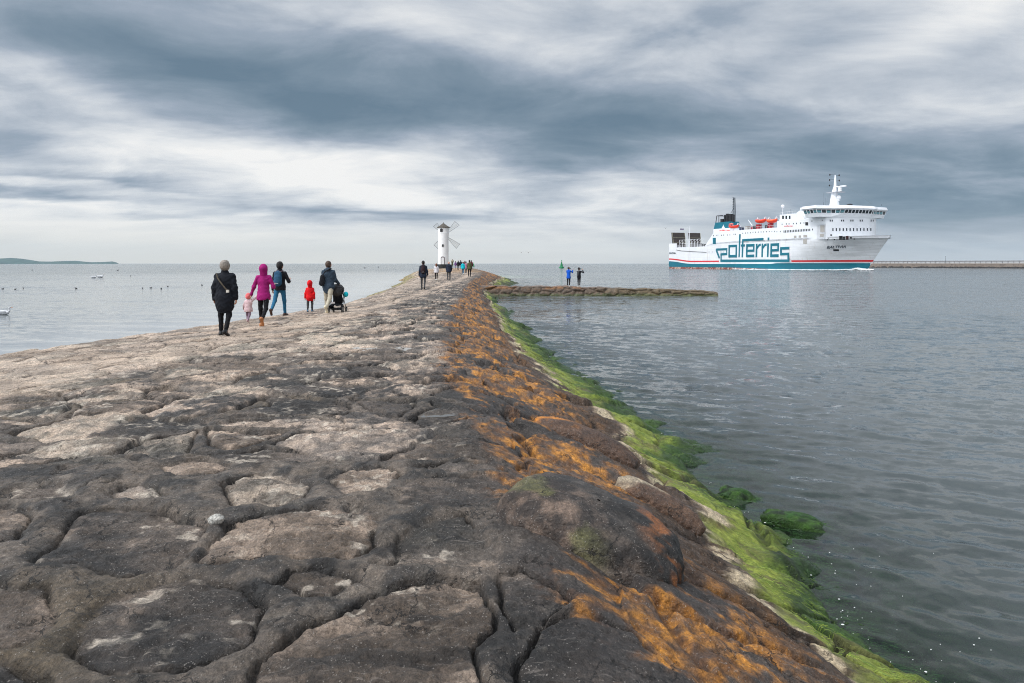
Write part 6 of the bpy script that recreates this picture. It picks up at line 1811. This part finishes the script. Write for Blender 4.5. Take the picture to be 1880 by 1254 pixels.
# ------------------------------------------------------------------ wooded hills far off on the left
HD = 7000.0
hp = [(-160, 477), (-60, 475.5), (0, 473.5), (20, 472.3), (40, 473.8), (60, 477), (72, 479.2), (95, 479.4), (120, 478.2), (140, 477.8), (152, 479.2), (168, 480.6), (190, 480.3), (206, 479.2), (213, 480.8), (219, 484.1)]
hpx = np.array([p[0] for p in hp], float); hpy = np.array([p[1] for p in hp], float)
nu_, nv_ = 420, 60
pxs = np.linspace(-400, 219, nu_)
ridge = np.interp(pxs, np.concatenate([[-400], hpx]), np.concatenate([[481], hpy]))
hgt_ = np.maximum((CY - ridge), 0) / F * HD
Xh = (pxs - CX) / F * HD
v_ = np.linspace(0, 1, nv_)
dep = 900.0
Vh = np.zeros((nu_, nv_, 3))
for j, vv in enumerate(v_):
    prof_ = math.sin(PI * min(vv * 1.0, 1)) ** .7
    nz_h = fbm(Xh * .012 + 5, np.full(nu_, vv * 9.0), 5, 401)
    Vh[:, j, 0] = Xh * (1 + (vv - .5) * dep / HD); Vh[:, j, 1] = HD - dep / 2 + vv * dep
    Vh[:, j, 2] = hgt_ * prof_ * (1 - .10 * (nz_h)) * (1 + (vv - .5) * .13) + (nz_h - .5) * 5 * prof_ * sstep(0, 12, hgt_) - .5
me = np_mesh("hills", Vh.reshape(-1, 3), grid_quads(nu_, nv_))
o = link_mesh("hills", me, mat("far_woods", (.035, .07, .055), .9, .5, .02, dirt=((.06, .10, .07), .012, .55, .7)))
tag(o, kind="structure")

# ------------------------------------------------------------------ birds
M_BIRD = mat("bird_dark", srgb(60, 58, 60), .8, .2, 8); M_GULL = mat("gull_white", srgb(206, 206, 208), .7, .1, 8); M_BILL = mat("bill_orange", srgb(196, 110, 40), .5)
def sea_pt(px, py):
    d = HC * F / (py - CY); return (px - CX) / F * d, d
def swan(px, py, label, s=1.0, yaw=0.0):
    x, d = sea_pt(px, py)
    t = thing("swan", label, "swan", (x, d, 0), yaw, "white swans on the calm water")
    part_sdf("body", [("e", (0, 0, .16 * s), (.48 * s, .24 * s, .19 * s)), ("c", (-.40 * s, 0, .22 * s), (-.62 * s, 0, .32 * s), .10 * s, .04 * s, 1), ("c", (.36 * s, 0, .22 * s), (.52 * s, 0, .36 * s), .10 * s, .06 * s, 1),
                      ("c", (.52 * s, 0, .36 * s), (.46 * s, 0, .62 * s), .06 * s, .05 * s, 1), ("c", (.46 * s, 0, .62 * s), (.58 * s, 0, .70 * s), .05 * s, .06 * s, 1)], .03, M_GULL, t, .05)
    MB().ell((.69 * s, 0, .67 * s), (.09 * s, .03 * s, .025 * s), 8, 6).build("bill", M_BILL, t, True)
    for sy_ in (-1, 1): part_sdf("wing", [("e", (-.08 * s, sy_ * .20 * s, .28 * s), (.42 * s, .08 * s, .16 * s))], .03, M_GULL, t, .03)
swan(184, 510, "white swan gliding on the left-hand water, its neck raised", 1.15, 0)
swan(172, 510.5, "white swan with its neck low, swimming behind another", .95, .1)
swan(6, 578, "white swan at the far left edge, close to the shore", .62, .2)
def duck(px, py, label, i):
    x, d = sea_pt(px, py); s = max(.28, d * .0027)
    b = MB(); b.ell((0, 0, .08 * s * 2), (.42 * s, .2 * s, .19 * s), 12, 8); b.tube([(.28 * s, 0, .22 * s), (.36 * s, 0, .42 * s)], [.1 * s, .08 * s], 8); b.ell((.40 * s, 0, .48 * s), (.13 * s, .1 * s, .1 * s), 10, 8)
    b.tube([(.5 * s, 0, .47 * s), (.62 * s, 0, .44 * s)], [.04 * s, .02 * s], 6); b.tube([(-.36 * s, 0, .2 * s), (-.55 * s, 0, .28 * s)], [.1 * s, .03 * s], 6)
    o = b.build("waterbird", M_BIRD, None, True, (x, d, 0)); o.rotation_euler = (0, 0, i * 1.3)
    tag(o, label, "bird", "small dark birds on the left-hand water")
SHARED = "small dark waterbird resting on the calm water left of the pier"
for i, (px, py) in enumerate([(5, 531), (28, 531.5), (43, 529.5), (140, 530), (262, 529.5), (277, 529), (296, 530.5), (308, 526.5), (371, 524), (59, 496.5), (216, 497), (240, 507), (670, 492.5), (695, 491)]):
    duck(px, py, SHARED, i)
def gull(px, py, d, label, wing=1.0):
    x = (px - CX) / F * d; z = HC + (CY - py) / F * d
    b = MB(); b.ell((0, 0, 0), (.09, .26, .08), 10, 8); b.ell((0, .28, .03), (.06, .08, .06), 8, 6)
    for s_ in (-1, 1): b.add([(0, .10, .03), (s_ * .38 * wing, .12, .22), (s_ * .8 * wing, -.10, .12), (s_ * .36 * wing, -.06, .20), (0, -.10, .03)], [(0, 1, 3, 4), (1, 2, 3)])
    o = b.build("gull", M_BIRD, None, True, (x, d, z)); o.scale = (1.3,) * 3
    tag(o, label, "gull", "gulls in flight")
gull(970, 464, 190, "tiny gull in flight low over the horizon, right of the tower")
gull(1222, 419, 260, "tiny gull in flight above the ferry's stern")
gull(957, 463.5, 230, "tiny gull in flight beside another, low over the horizon")

# ------------------------------------------------------------------ the air between here and the far woods
hz_b = MB().box(-14000, 14000, -60, 9500, -3, 260)
hm_ = bpy.data.materials.new("haze"); hm_.use_nodes = True
for nd in list(hm_.node_tree.nodes):
    if nd.type != "OUTPUT_MATERIAL": hm_.node_tree.nodes.remove(nd)
pv = hm_.node_tree.nodes.new("ShaderNodeVolumePrincipled")
pv.inputs["Color"].default_value = (.60, .80, .95, 1); pv.inputs["Density"].default_value = 4e-5
hm_.node_tree.links.new(pv.outputs[0], hm_.node_tree.nodes["Material Output"].inputs["Volume"])
tag(hz_b.build("haze", hm_), kind="stuff")
